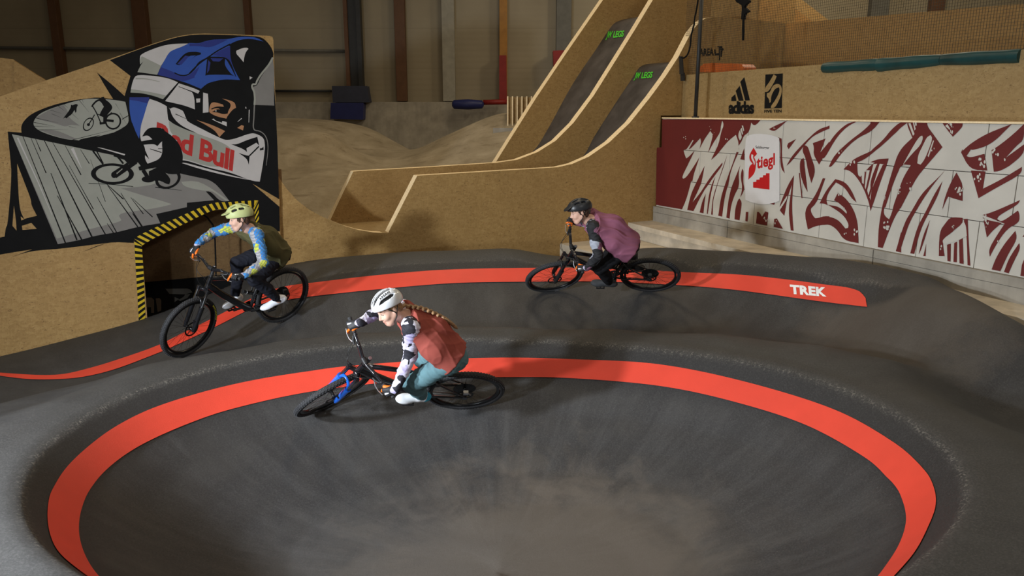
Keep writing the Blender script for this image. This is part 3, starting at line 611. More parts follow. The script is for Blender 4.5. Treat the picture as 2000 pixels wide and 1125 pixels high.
for i,(a,b,lb) in enumerate((((1606,122,143),(1712,114,138),'leftmost'),((1713,113.5,141),(1836,105,129),'middle'),((1837,104.5,129),(1990,94.5,124),'rightmost'))):
    A=onP(a[0],(a[1]+a[2])/2,.02);B=onP(b[0],(b[1]+b[2])/2,.02);ra=abs(onP(a[0],a[1])[2]-onP(a[0],a[2])[2])/2;rb=abs(onP(b[0],b[1])[2]-onP(b[0],b[2])[2])/2
    mb=MB();n=16;L=B-A;pts=[];rs=[]
    for t in np.linspace(0,1,n): pts.append(A+L*t-RN*.04);rs.append((ra+(rb-ra)*t)*(1+.05*math.sin(t*9+i*2))*(.93 if t in(0,1) else 1))
    mb.tube([tuple(p) for p in pts],rs,18);o=mb.obj('edge_pad',M_teal,None,'auto');tag(o,'dark teal roll pad on the parapet edge, %s of the three'%lb,'pad',None)
# ---------------------------------------------------------------- painted murals
def soften(pts):
    # round the blunt corners of a traced outline, keep the sharp tips
    for _ in range(2):
        n=len(pts)
        if n<5: return pts
        out=[]
        for i in range(n):
            a,b,c=[np.array(pts[(i+k)%n],float) for k in(-1,0,1)];u=b-a;v=c-b;lu,lv=np.linalg.norm(u),np.linalg.norm(v)
            if lu<1e-6 or lv<1e-6: continue
            if u@v/(lu*lv)>math.cos(math.radians(62)): out+=[tuple(b-u*.25),tuple(b+v*.25)]
            else: out.append(tuple(b))
        pts=out
    return pts
class Paint:
    def __init__(s,proj,mats): s.mb=MB();s.proj=proj;s.k=0;s.names=list(mats);s.mats=[mats[k] for k in s.names]
    def poly(s,m,pts,fr=None):
        if fr: ox,oy,sc=fr;pts=[(ox+x/sc,oy+y/sc) for x,y in pts]
        s.k+=1;o=0.001+.00003*s.k;pts=soften(pts)
        s.mb.poly([s.proj(x,y,o) for x,y in pts],s.names.index(m))
    def line(s,m,pts,w,fr=None,w2=None):
        """stroke of width w (frame px) that may taper to w2"""
        P=smoothline(pts,max(2,len(pts)*4-4)) if len(pts)>2 else np.array(pts,float)
        n=len(P);L=[];Rr=[]
        for i in range(n):
            t=P[min(i+1,n-1)]-P[max(i-1,0)];t=t/ (np.linalg.norm(t)+1e-9);q=np.array([-t[1],t[0]])
            ww=w if w2 is None else w+(w2-w)*i/(n-1)
            L.append(P[i]+q*ww/2);Rr.append(P[i]-q*ww/2)
        s.poly(m,[tuple(a) for a in L]+[tuple(a) for a in Rr[::-1]],fr)
    def ring(s,m,c,rx,ry,w,rot=0,fr=None,n=40):
        ox,oy,sc=fr or (0,0,1);s.k+=1;o=0.001+.00003*s.k;vs=[]
        for rr in(0,1):
            for i in range(n):
                a=2*math.pi*i/n;x=(rx-(w if rr else 0))*math.cos(a);y=(ry-(w*ry/rx if rr else 0))*math.sin(a)
                X=c[0]+x*math.cos(rot)-y*math.sin(rot);Y=c[1]+x*math.sin(rot)+y*math.cos(rot);vs.append(s.proj(ox+X/sc,oy+Y/sc,o))
        s.mb.add(vs,[(i,(i+1)%n,n+(i+1)%n,n+i) for i in range(n)],s.names.index(m))
    def dot(s,m,c,rx,ry,fr=None,rot=0):
        s.poly(m,[(c[0]+rx*math.cos(a)*math.cos(rot)-ry*math.sin(a)*math.sin(rot),c[1]+rx*math.cos(a)*math.sin(rot)+ry*math.sin(a)*math.cos(rot)) for a in [2*math.pi*i/12 for i in range(12)]],fr)
A_=(200,60,8.033);B_=(370,60,8.033);C_=(230,190,8.033);D_=(370,190,8.033);E_f=(30,170,8.333);F_f=(0,240,4.327);G_=(160,240,8.036);H_=(200,330,3.628)
def cv(fr,pts): return [(fr[0]+x/fr[2],fr[1]+y/fr[2]) for x,y in pts]
P=Paint(onW,dict(K=M_black,W=flat('mural_white',(.42,.395,.375),.7,var=.05),L=flat('mural_light_grey',(.25,.25,.21),.7,var=.05),G=flat('mural_mid_grey',(.165,.155,.14),.7,var=.05),D=flat('mural_dark_grey',(.13,.12,.105),.7,var=.05),
 B=flat('mural_blue',(.016,.058,.27),.6,var=.06),N=flat('mural_navy',(.01,.02,.15),.6,var=.06),R=flat('mural_red',(.36,.018,.014),.6,var=.05),S=flat('mural_skin',(.33,.16,.075),.7,var=.05),O=M_osb))
P.poly('K',[(214.5,117.5),(275,95),(300,86.5),(330,77),(352,71.5),(376,68),(400,67),(450,68.5),(501,70.5),(513,74),(523,83),(530.5,93.6),(534.3,105),(533.1,111),(535,150),(537,190),(541,260),(543.5,330),(546.5,440),(546.7,452),(506,453),(504.5,391.5),(450,395),(410,399),(340,429),(285,454),(262,466.5),(261.5,474.6),(209,472),(158.5,493),(209,474.5),(118,486),(60,490),(21,502.5),(63,487),(0,497),(-10,500),(-10,466),(0,464),(9,462),(11.5,443),(15,440),(23,344),(20,309),(15,257),(42,259),(41,248),(45.6,237),(60,223),(84,212),(114,202),(150,194.6),(176,191.8),(190,190),(221,193.5),(205,168),(190,142),(222,168),(243.3,187.6),(254.8,148.4)])
for h in ([(145,345),(205,500),(265,655),(262,690),(312,785),(240,802),(205,812),(165,735),(150,480)],[(118,700),(135,830),(140,910),(105,870)],[(185,870),(265,845),(310,895),(190,905)],[(175,790),(205,815),(180,825)]): P.poly('O',h,F_f)
P.poly('O',[(493.5,359),(546,389.5),(546,404)])
# grey disc with two small riders
P.poly('L',[(290,590),(320,510),(400,430),(550,360),(780,285),(1000,220),(1210,185),(1600,205),(1790,240),(1810,330),(1840,460),(1845,600),(1700,690),(1500,750),(1300,800),(1050,850),(1040,870),(960,860),(850,855),(620,800),(400,720),(310,650)],E_f)
P.poly('G',[(330,500),(560,365),(780,290),(860,400),(870,500),(1050,630),(900,610),(820,650),(680,600),(420,540)],E_f)
P.poly('G',[(400,700),(640,690),(900,800),(1000,850),(850,850),(620,790)],E_f)
for a,b,w in (((330,505),(690,580),9),((300,575),(650,640),10),((300,635),(640,650),7),((330,700),(860,690),8),((560,370),(750,430),6),((590,435),(750,500),6),((700,310),(800,390),7),((1040,215),(1200,410),7),((1090,210),(1110,260),5),((790,285),(860,340),6),((930,440),(1030,530),5),((1630,270),(1700,380),5),((1700,420),(1830,640),5),((930,860),(1750,655),9),((870,640),(1000,670),6)): P.line('K',[a,b],w,E_f,1)
P.poly('L',[(1290,820),(1500,735),(1745,668),(1600,740)],E_f)
P.poly('K',[(775,515),(900,350),(905,285),(930,300),(985,272),(1020,290),(995,340),(995,405),(978,418),(960,372),(925,440),(850,490),(835,512),(810,495)],E_f)
P.poly('K',[(1398,165),(1440,158),(1465,205),(1530,250),(1583,320),(1565,375),(1490,455),(1490,520),(1480,600),(1375,612),(1368,575),(1430,570),(1430,490),(1368,465),(1390,400),(1440,320),(1388,230),(1335,230),(1268,300),(1262,325),(1238,325),(1240,290),(1320,205),(1395,188)],E_f)
P.ring('K',(1590,556),132,137,26,0,E_f);P.ring('K',(1188,607),118,78,20,2.1,E_f)
P.line('K',[(1255,310),(1320,420),(1395,595)],18,E_f);P.line('K',[(1315,435),(1440,470)],14,E_f);P.line('K',[(1290,450),(1190,615)],16,E_f);P.line('K',[(1470,540),(1600,555)],40,E_f);P.line('K',[(1735,525),(1840,465)],12,E_f);P.dot('K',(1190,612),25,25,E_f);P.line('K',[(1440,520),(1570,410)],12,E_f)
# wooden ramp picture
P.poly('G',[(23,262),(43,266.5),(88,275),(129,284),(192,297),(243,307),(262,313),(300,325),(354,339.6),(380,345),(418,353),(448,392.5),(430,394),(412,374),(402,374),(418,391),(365,396),(365,404.5),(305,418),(313,436),(269,443),(227.5,454),(200,458),(180,462),(160,468),(113,477)])
P.poly('L',[(23,262),(88,275),(192,297),(262,313),(330,345),(300,362),(236,368),(270,379),(315,392),(335,398.5),(325,402),(290,409),(240,415),(232,421),(237,430),(231,434),(180,446),(111,466)])
P.poly('L',[(354,355),(390,352),(448,392.5),(440,393),(415,372),(400,373),(360,365)])
for a,b,w in (((190,105),(555,1020),12),((260,125),(390,425),8),((300,135),(345,240),8),((375,150),(780,970),14),((445,165),(892,945),10),((550,190),(685,440),9),((430,425),(650,990),13),((485,615),(692,990),12),((585,360),(790,730),7),((680,225),(755,345),7),((820,625),(985,925),9),((910,530),(1165,880),11),((1105,630),(1212,770),8),((765,310),(890,665),5),((790,235),(872,350),10),((1120,765),(1206,885),14),((905,850),(962,935),9)): P.line('K',[a,b],w*.45,F_f,w)
P.line('W',[(148,125),(330,520),(440,780)],14,F_f,3);P.line('W',[(610,215),(690,385)],26,F_f,2)
for a,b,w in (((130,170),(290,420),9),((215,210),(355,340),7),((0,80),(150,215),8)): P.line('K',[a,b],w*.4,H_,w)
# helmet
P.poly('W',cv(A_,[(600,365),(900,245),(1100,205),(1350,200),(1250,250),(1110,300),(1040,345),(960,490),(920,550),(860,692),(700,668),(550,650),(590,560),(640,485),(590,530),(585,440)]))
P.poly('L',cv(A_,[(590,440),(620,400),(920,550),(860,692),(700,668),(550,650),(590,560),(640,485),(590,530)]))
P.poly('B',cv(A_,[(1350,200)])+cv(B_,[(0,190),(150,200),(260,160),(400,135),(600,135),(760,98),(900,92),(1050,105),(1165,170),(1000,130),(850,130),(720,165),(600,230),(640,240),(640,400),(680,560),(740,680),(795,775),(560,760),(400,790),(280,825),(180,912),(80,870),(0,835)])+cv(A_,[(1250,795),(1050,737),(865,690),(920,560),(960,490),(1040,345),(1110,300),(1250,250)]))
P.poly('N',cv(B_,[(0,198),(150,203),(260,163),(400,137),(600,140),(500,190),(320,270),(150,240),(0,243)]))
P.poly('N',cv(A_,[(915,570),(1100,640),(1200,700),(1320,720),(1446,645),(1446,735),(1330,780),(1250,795),(1050,737),(865,690)]))
P.poly('N',cv(B_,[(640,240),(640,400),(680,560),(590,420),(360,385),(480,310),(600,255)]));P.poly('N',cv(B_,[(100,690),(160,560),(60,640),(0,690),(0,730),(70,720)]))
P.line('K',cv(A_,[(1130,660),(1230,700),(1340,690),(1446,600)])+cv(B_,[(150,500),(290,420)]),2.2)
P.line('K',cv(B_,[(0,670),(150,520),(290,420),(450,310),(640,210)]),2.6)
P.poly('K',cv(A_,[(1150,520),(1290,345),(1446,325)])+cv(B_,[(180,345),(180,372),(95,395),(30,450),(100,385)])+cv(A_,[(1446,388),(1350,395),(1240,540),(1170,535)]))
P.poly('N',cv(A_,[(1175,520),(1300,390),(1360,400),(1240,535)]))
P.poly('K',cv(B_,[(280,405),(590,405),(680,560),(735,725),(650,690),(300,690),(250,705)]));P.poly('B',cv(B_,[(560,440),(600,480),(725,722),(650,680),(550,540)]));P.poly('N',cv(B_,[(330,430),(530,435),(470,485),(370,480)]));P.poly('N',cv(B_,[(295,460),(330,500),(310,620),(275,670)]))
P.poly('W',cv(B_,[(735,315),(820,275),(905,262),(925,285),(880,340),(860,420),(850,495),(780,410),(733,360)]));P.poly('W',cv(B_,[(943,715),(990,735),(945,768)]))
P.poly('G',cv(B_,[(1305,430),(1325,560),(1332,700)])+cv(D_,[(1326,0),(1330,130),(1035,120)])+cv(B_,[(1025,1000),(1000,880),(1065,860),(1110,740),(1240,560)]))
P.line('L',cv(B_,[(1310,420),(1240,540),(1120,690),(1060,790),(1040,840),(990,840),(985,890),(1015,960),(1025,1050)])+cv(D_,[(1025,50),(1020,120)]),3.6)
P.line('G',cv(D_,[(1020,120),(1012,300),(1008,500),(1100,530),(1180,590),(1225,700),(1230,850),(1203,1070)]),2.6,None,1)
P.poly('W',cv(A_,[(520,705),(600,695),(700,700),(870,715),(1050,750),(1185,810),(1080,930),(950,1075),(800,1020),(620,980),(440,970),(450,900),(480,780)]));P.poly('L',cv(A_,[(440,970),(448,915),(700,950),(1000,1015),(950,1075),(800,1020),(620,980)]));P.line('L',cv(A_,[(520,750),(680,755),(900,800)]),3,None,1)
P.poly('W',cv(A_,[(1200,825),(1446,905)])+cv(B_,[(162,945),(135,988),(0,930),(62,985),(85,1125)])+cv(C_,[(1205,60),(1210,190),(1050,130),(900,95),(745,60)])+cv(A_,[(985,1100),(1080,980)]))
P.line('K',cv(A_,[(1195,875),(1446,975)])+cv(B_,[(60,985)]),1.0,None,2);P.poly('W',cv(B_,[(105,1065),(170,1062),(165,1125)])+cv(D_,[(160,78),(110,85)]));P.poly('W',cv(B_,[(215,970),(290,990),(300,1125)])+cv(D_,[(300,235),(210,245)]))
P.poly('B',cv(C_,[(185,0),(495,0),(470,90),(400,330),(360,450),(335,655),(250,490),(200,320),(180,150)]));P.poly('N',cv(C_,[(185,0),(495,0),(475,100),(330,60),(185,40)]))
P.poly('W',cv(C_,[(500,25),(640,70),(770,140),(820,180),(880,150),(1000,200),(1030,220),(1075,340),(1100,385)])+cv(D_,[(200,500),(480,640),(580,675),(720,650),(960,560),(1060,575),(1170,640),(1185,750),(1180,850),(1160,1000),(1140,1125)])+[(507.3,354.8),(492,353.5),(448,336),(416,330)]+cv(D_,[(0,1005)])+cv(C_,[(1030,985),(660,975),(560,1030),(470,1045),(420,960),(440,800),(345,655),(360,450),(400,330),(470,90)]))
P.poly('L',cv(C_,[(800,370),(900,430),(1240,560)])+cv(D_,[(120,570),(560,720),(700,860),(640,1100),(300,1090),(0,990)])+cv(C_,[(1030,970),(990,700),(820,560)]))
P.poly('W',cv(D_,[(650,735),(930,930),(940,1125),(620,1125),(690,860)]))
P.poly('K',cv(C_,[(768,138),(820,180),(850,290),(930,390),(1040,470),(1240,562),(1100,522),(900,432),(800,365),(788,340)]));P.line('K',cv(C_,[(905,262),(1075,340)]),1.6,None,.6)
P.poly('K',cv(D_,[(650,735),(740,742),(890,675),(1065,620),(1095,760),(1050,712),(895,800),(903,860),(850,815),(740,770)]));P.line('K',cv(D_,[(1090,770),(940,920)]),2.6);P.poly('K',cv(D_,[(770,872),(900,915),(945,915),(932,1060),(905,965)]));P.poly('K',cv(D_,[(1105,800),(1140,800),(1160,772),(1165,825),(1105,835)]))
P.poly('S',cv(D_,[(325,110),(370,70),(520,110),(640,160),(652,110),(600,60),(510,20),(610,40),(715,80),(730,165),(680,190),(600,290),(580,335),(420,300),(310,240),(306,200)]))
P.poly('K',cv(D_,[(340,180),(400,150),(470,142),(540,150),(520,100),(600,120),(640,160),(610,210),(600,255),(530,268),(440,237),(350,230),(400,205),(440,185),(480,190),(450,170),(390,175),(350,195)]));P.dot('W',(416,213),9,12,D_)
P.poly('S',cv(D_,[(110,355),(350,430),(560,530),(470,625),(400,520),(250,430)]));P.poly('S',cv(D_,[(750,480),(820,435),(855,450),(840,520)]))
P.poly('W',cv(D_,[(350,345),(385,335),(395,360),(510,400),(515,370),(585,390),(585,455),(480,410)]));P.line('W',cv(D_,[(820,330),(755,385)]),1.8,None,.6);P.line('W',cv(D_,[(938,195),(932,395)]),1.8,None,1);P.line('W',cv(D_,[(884,150),(888,180)]),1.5)
# club lettering on the chin guard, letters follow the slanting jaw
V,Fs=text_tris('Red Bull',.035,space=.93);o_=0.001+.00003*(P.k+1)
bl=np.array((303.,277.));br=np.array((454.5,333.));tl=np.array((306.5,239.5))
P.mb.add([onW(*(bl+(br-bl)*x+(tl-bl)*(y/.69)),o_) for x,y in V],Fs,P.names.index('R'));P.k+=1
P.poly('W',[(355,318.5),(360,317),(412,331.5),(470,347),(498,353),(460,347),(400,333)])
# rider silhouette over the chin guard
P.poly('K',[(945,215),(1000,120),(1075,68),(1270,80),(1310,130),(1330,260),(1250,290),(1185,365),(1130,328),(960,345),(925,290),(1105,258),(1035,190)],G_)
P.poly('K',[(1250,290),(1310,130),(1380,180),(1450,240),(1520,320),(1570,430),(1590,560),(1560,660),(1540,800),(1330,810),(1200,690),(1030,725),(940,750),(900,745),(885,690),(1020,645),(1225,570),(1268,450)],G_)
P.poly('K',[(0,260),(200,225),(480,165),(620,100),(735,30),(790,0),(830,110),(890,240),(930,290),(955,345),(1055,570),(985,500),(985,560),(1020,645),(940,700),(880,620),(830,640),(760,680),(700,560),(640,515),(240,400),(0,405)],G_)
P.line('K',[(1070,408),(1250,465)],10,G_,14);P.line('K',[(1195,405),(1260,405)],9,G_);P.line('K',[(170,440),(330,650)],22,G_);P.line('K',[(230,440),(335,640)],18,G_);P.line('K',[(560,530),(650,640)],28,G_);P.line('K',[(640,530),(740,640)],30,G_);P.line('K',[(500,505),(760,590)],40,G_)
P.poly('W',[(240,385),(290,385),(680,490),(668,512),(560,480)],G_)
P.ring('K',(478,800),337,165,76,.02,G_);P.dot('K',(505,815),48,52,G_);P.line('K',[(520,840),(850,610)],66,G_);P.line('K',[(490,790),(720,640)],40,G_);P.line('L',[(545,800),(635,720)],14,G_)
P.line('K',[(960,740),(1035,860)],60,G_);P.dot('K',(1040,885),105,52,G_);P.poly('K',[(1050,760),(1200,690),(1330,800),(1395,890),(1370,965),(1330,960),(1220,900),(1140,920),(1050,850)],G_)
P.ring('K',(1350,880),205,150,46,-.35,G_);P.line('K',[(105,950),(450,965),(805,1000)],9,G_);P.line('K',[(1150,1010),(1570,1060)],12,G_,4)
o=rel(P.mb.obj('mural_painting',P.mats),mural,MI);o['label']='painted mural of a blue and white full face helmet and bikers in silhouette'
# ---- graffiti on the block wall
g1=(1280,225,5.359);g2=(1440,225,4.789);g3=(1580,225,4.089);g4=(1700,225,4.089);g5=(1820,225,3.517)
Q=Paint(lambda x,y,o:onR(x,y,.002+o),dict(R=M_br,W=M_bw,E=flat('emblem_white',(.66,.64,.63),.5,var=.03),S=flat('emblem_red',(.50,.012,.014),.5,var=.03),K=M_black))
def RR(fr,*L):
    for l in L: Q.poly('R',l,fr)
RR(g1,[(70,42),(400,43),(1105,46),(1055,103),(1022,103),(1003,75),(990,140),(970,185),(925,215),(900,280),(870,320),(868,270),(842,205),(760,270),(680,370),(640,420),(583,468),(632,365),(665,290),(690,170),(718,100),(700,55),(685,110),(680,180),(620,265),(550,395),(590,260),(602,205),(575,165),(520,240),(460,355),(480,280),(470,240),(370,350),(350,355),(400,262),(390,257),(325,362),(295,362),(303,405),(322,452),(345,440),(412,368),(330,540),(278,645),(290,665),(320,655),(400,540),(462,437),(400,620),(388,690),(375,690),(325,880),(278,985),(4,938),(14,340),(66,335)],
 [(333,992),(370,830),(430,700),(515,530),(488,680),(470,740),(388,912),(470,815),(540,700),(620,590),(700,497),(705,520),(600,660),(560,720),(500,800),(398,1003)],
 [(463,1018),(490,900),(527,822),(515,900),(503,1027)],[(538,1032),(556,850),(590,720),(627,642),(600,740),(575,850),(548,1034)],
 [(583,1040),(600,860),(660,680),(700,560),(752,415),(715,540),(650,720),(615,850),(603,900),(600,1043)],
 [(658,1052),(685,860),(730,720),(800,530),(850,385),(872,388),(820,500),(780,620),(770,700),(725,850),(698,1062)],
 [(742,1072),(765,880),(800,740),(850,620),(893,515),(868,600),(880,740),(830,830),(790,950),(776,1083)],
 [(930,345),(934,470),(888,462),(905,410)],[(908,560),(925,585),(918,700),(935,780),(888,862),(912,760),(890,640)],[(828,1090),(835,980),(862,890),(880,872),(903,905),(900,960),(880,1100)],[(972,880),(1012,907),(985,903)],[(943,1108),(952,1015),(972,1020),(960,1112)])
RR(g2,[(295,130),(360,95),(470,48),(380,128),(340,152)],[(383,205),(415,220),(418,430),(445,545),(400,485),(405,260)],[(465,290),(475,262),(550,222),(480,318)],[(862,95),(862,125),(800,150),(700,200),(625,285),(500,440),(460,473),(510,380),(640,240),(760,130),(850,103)],
 [(705,262),(825,218),(775,350),(862,245),(862,285),(765,462),(712,370),(718,300)],[(625,280),(660,290),(690,390),(735,520),(692,635),(660,520),(640,400),(605,330)],[(585,420),(620,400),(640,560),(657,718),(620,650),(585,540)],
 [(531,562),(515,740),(512,900),(526,1082),(500,1076),(478,900),(495,760),(512,650),(470,760),(440,940),(385,880),(420,780),(480,640)],[(302,828),(352,818),(345,838)],[(175,1012),(185,905),(205,905),(230,950),(262,900),(290,910),(278,1032)],[(340,1045),(345,970),(370,965),(395,1010),(427,1063)],
 [(820,590),(800,600),(720,770),(622,890),(660,1070),(740,1032),(862,1022),(862,945),(800,945),(735,972),(695,925),(683,870),(740,820),(770,740)],[(75,990),(80,905),(104,905),(96,995)])
Q.line('R',[(580,540),(592,650),(605,775)],10,g2)
RR(g3,[(105,345),(150,240),(200,160),(300,65),(395,45),(310,85),(220,175),(125,345)],[(158,412),(200,320),(330,200),(440,120),(512,45),(570,47),(500,130),(380,185),(270,290),(182,412)],
 [(275,433),(350,355),(420,320),(490,290),(560,240),(640,140),(736,55),(736,100),(650,180),(560,260),(450,350),(385,378),(388,480),(410,492),(455,440),(510,385),(580,350),(636,346),(620,400),(590,470),(540,600),(500,710),(491,768),(480,700),(430,570),(370,480),(320,440)],
 [(0,760),(0,715),(45,665),(110,503),(130,505),(60,700),(20,740)],[(85,705),(130,610),(210,510),(290,533),(345,610),(380,697),(340,665),(285,575),(215,537),(165,600),(135,670),(150,720),(120,705)],
 [(200,680),(230,620),(290,660),(350,740),(390,850),(396,1022),(280,1000),(230,920),(180,880),(130,870),(50,880),(0,908),(0,805),(50,828),(130,803),(230,830),(290,905),(312,900),(318,868),(270,790),(150,715),(240,730),(300,787),(303,765),(240,700)],
 [(588,1062),(550,1052),(555,900),(585,720),(620,600),(660,480),(690,400),(736,300),(736,400),(690,500),(640,640),(597,740),(598,800),(640,832),(665,770),(680,700),(736,560),(736,740),(690,800),(640,920)],[(695,1087),(736,930),(736,1097)])
for l in([(420,465),(445,455),(437,550),(424,540)],[(460,440),(485,440),(452,592),(445,575)],[(515,390),(545,388),(475,640),(465,600)],[(565,388),(600,392),(492,682),(484,655)]): Q.poly('W',l,g3)
RR(g4,[(0,50),(75,47),(35,100),(0,130)],[(0,285),(100,200),(170,110),(245,50),(310,50),(240,100),(150,190),(60,270),(0,310)],
 [(192,388),(220,310),(260,250),(335,180),(290,75),(300,50),(450,50),(455,90),(500,150),(575,255),(440,412),(375,490),(320,590),(240,745),(188,738),(220,620),(260,500),(322,400),(252,395),(215,450),(190,520),(150,640),(118,738),(92,742),(140,560)],
 [(570,55),(736,58),(736,95),(658,172),(600,100)],[(725,292),(736,270),(736,320)],[(602,433),(540,500),(480,555),(400,640),(335,755),(270,860),(203,1083),(235,1088),(270,980),(310,860),(375,745),(440,640),(520,530)],[(575,528),(510,630),(440,775),(370,900),(318,1104),(350,1108),(370,1020),(410,890),(475,765),(540,640)],
 [(475,838),(420,960),(385,1110),(400,1085),(440,970)],[(445,1028),(422,1125),(440,1125)],[(687,458),(720,520),(736,560),(736,685),(670,667),(620,650),(600,690),(573,757),(590,670),(635,550)],
 [(0,620),(40,520),(100,393),(132,395),(80,530),(25,700),(0,765)],[(0,520),(50,393),(72,395),(30,500),(0,600)],[(546,1125),(550,930),(600,860),(640,812),(736,820),(736,865),(690,900),(640,945),(590,978),(577,1020),(592,1125)],[(0,375),(60,350),(145,345),(130,388),(60,380)])
for l in([(415,165),(420,185),(400,240),(330,310),(262,395),(322,400),(262,392),(300,320),(370,200),(400,165)],[(450,175),(480,160),(495,180),(480,240),(430,360),(400,395),(375,385),(380,320),(420,240)],[(500,200),(508,205),(465,335),(457,325)],[(303,65),(320,62),(352,150),(340,165)],[(338,50),(345,50),(362,110),(352,122)],[(352,50),(368,52),(370,80),(360,88)]): Q.poly('W',l,g4)
RR(g5,[(200,255),(270,190),(390,120),(550,60),(500,110),(440,170),(370,215),(280,240),(268,235),(238,280),(262,292),(360,265),(380,380),(262,374)],[(268,380),(368,386),(350,505),(480,440),(618,355),(615,405),(440,500),(320,570)],
 [(425,388),(410,240),(460,210),(560,130),(633,60),(633,168),(580,210),(508,292),(633,200),(633,262),(540,345),(465,385)],[(350,685),(420,665),(605,583),(590,615),(475,680),(448,705),(450,728),(490,728),(590,655),(602,680),(600,738),(515,780),(440,890),(398,972),(390,920),(450,820),(500,745)],
 [(350,700),(370,718),(480,740),(420,790),(378,840)],[(410,1060),(440,980),(500,880),(573,795),(586,850),(520,960),(470,1072)],[(495,1077),(530,980),(600,878),(606,920),(560,1010),(527,1086)],[(608,1104),(618,1030),(633,990),(633,1108)],
 [(218,712),(246,712),(250,830),(264,1034),(245,1030),(240,830)],[(104,890),(130,882),(128,1006),(107,1002)],[(153,878),(173,868),(171,1010),(148,1008)],[(186,858),(212,845),(218,1022),(190,1018)],[(622,838),(633,820),(633,835)])
Q.poly('W',[(75,880),(75,850),(160,800),(218,728),(235,760),(240,830),(180,860),(90,888)],g5)
rnd=random.Random(3)
for fr,c,n,s_ in ((g1,(580,130),2,14),(g1,(600,180),2,10),(g1,(310,235),3,10),(g1,(737,245),2,13),(g1,(575,990),3,12),(g2,(350,130),3,13),(g3,(340,385),7,16),(g3,(245,280),5,14),(g3,(240,630),8,16),(g3,(280,735),4,10),(g3,(375,930),6,17),(g3,(285,940),4,10),(g3,(605,660),5,12),(g3,(620,880),5,18),(g3,(455,440),4,10),(g4,(620,88),8,20),(g4,(660,120),4,14),(g4,(310,565),4,17),(g4,(225,610),3,16),(g4,(700,600),7,18),(g4,(130,880),6,20),(g4,(495,280),3,12),(g4,(660,905),3,9),(g5,(105,75),6,14),(g5,(145,105),3,13),(g5,(345,325),8,20),(g5,(435,255),7,17),(g5,(315,435),5,19),(g5,(512,300),3,10),(g5,(195,530),6,18),(g5,(365,700),5,16),(g5,(375,750),4,12),(g5,(150,775),3,9),(g5,(70,905),3,12),(g5,(455,870),2,9),(g2,(270,970),6,16),(g2,(365,1000),3,13),(g1,(865,335),3,12),(g3,(720,600),4,14)):
    for i in range(n):
        a=rnd.random()*6.28;r=s_*1.6*rnd.random()**.6;q=s_*(.25+.5*rnd.random());Q.dot('W',(c[0]+r*math.cos(a),c[1]+1.2*r*math.sin(a)),q*.6,q,fr)
for l in([(870,190),(885,155),(900,200),(905,240),(885,265),(868,230)],[(890,150),(905,130),(918,195),(908,205)],[(903,110),(918,108),(930,160),(922,170)]): Q.poly('W',l,g1)
for i in range(5): Q.dot('W',(400+i*14,870-i*22),7,28,g2,.35)
# emblem
Q.poly('E',[(75,205),(120,182),(190,172),(290,180),(350,195),(392,215),(396,500),(395,800),(330,825),(230,835),(130,815),(75,790),(70,500)],g2)
def gq(fr,p): return (fr[0]+p[0]/fr[2],fr[1]+p[1]/fr[2])
def txt(txt_,m,fr,bl,br,tl,**k):
    o_=0.001+.00003*(Q.k+1);Q.k+=1;put_text(Q.mb,txt_,gq(fr,bl),gq(fr,br),gq(fr,tl),lambda a,b:Q.proj(a,b,o_),Q.names.index(m),**k)
txt('Salzburger','K',g2,(171,309),(300,316),(171,285),bold=.02)
Q.poly('S',[(110,372),(153,303),(186,362),(158,392),(178,440),(166,545),(104,603),(107,482),(142,452),(116,425)],g2);Q.poly('E',[(133,365),(150,372),(146,400),(168,440),(158,470),(150,440),(128,400)],g2)
txt('tiegl','S',g2,(180,498),(352,462),(180,392),bold=.03,space=1.0)
Q.poly('S',[(148,625),(178,622),(178,604),(209,601),(209,583),(240,580),(240,562),(268,560),(268,543),(302,543),(301,696),(148,678)],g2)
o=Q.mb.obj('graffiti_painting',Q.mats,gwall);o['label']='dark red and white graffiti strokes with a white emblem'
# ---- logos on the parapet
h=(1300,0,4.786);K=Paint(lambda x,y,o:onR(x,y,PO+.004+o),dict(K=M_black,O=M_osbp))
for l in([(613,945),(615,912),(650,880),(662,944)],[(655,850),(692,803),(728,942),(683,943)],[(698,765),(735,722),(787,938),(744,940)]): K.poly('K',l,h)
put_text(K.mb,'adidas',gq(h,(588,1058)),gq(h,(826,1056)),gq(h,(588,952)),lambda a,b:K.proj(a,b,.004),0,bold=.045,space=.88)
for y in(1012,1030): K.line('O',[(585,y+2),(828,y)],5,h)
K.poly('K',[(933,697),(1095,686),(1085,1010),(923,1015)],h)
K.poly('O',[(1010,695),(1038,712),(1020,760),(960,860),(925,860),(930,820),(975,760)],h)
K.poly('O',[(1000,800),(1045,780),(1083,800),(1088,870),(1050,960),(1020,1008),(985,1010),(985,990),(1030,930),(1068,850),(1060,815),(1020,830),(985,900),(985,950),(972,962),(965,920),(945,905),(948,870),(975,865)],h)
K.poly('K',[(1020,835),(1055,820),(1062,850),(1035,905),(1000,960),(985,955),(990,900)],h)
put_text(K.mb,'FIVE TEN',gq(h,(922,1054)),gq(h,(1083,1050)),gq(h,(922,1028)),lambda a,b:K.proj(a,b,.004),0,bold=.03)
K.mb.obj('logos',K.mats,parapet)
mb=MB();onC2=lambda a,b:onW(a,b,-.05)
put_text(mb,'AREA',gq(h,(316,520)),gq(h,(450,516)),gq(h,(316,457)),onC2,bold=.03)
for l in([(455,462),(468,462),(470,500),(498,497),(498,440),(485,440),(485,430),(530,430),(532,445),(545,462),(532,478),(528,530),(515,530),(515,465),(510,465),(510,562),(500,566),(498,515),(460,518)],): mb.poly([onC2(*gq(h,p)) for p in l])
rel(mb.obj('logo_lettering',M_black),ramp,RI)
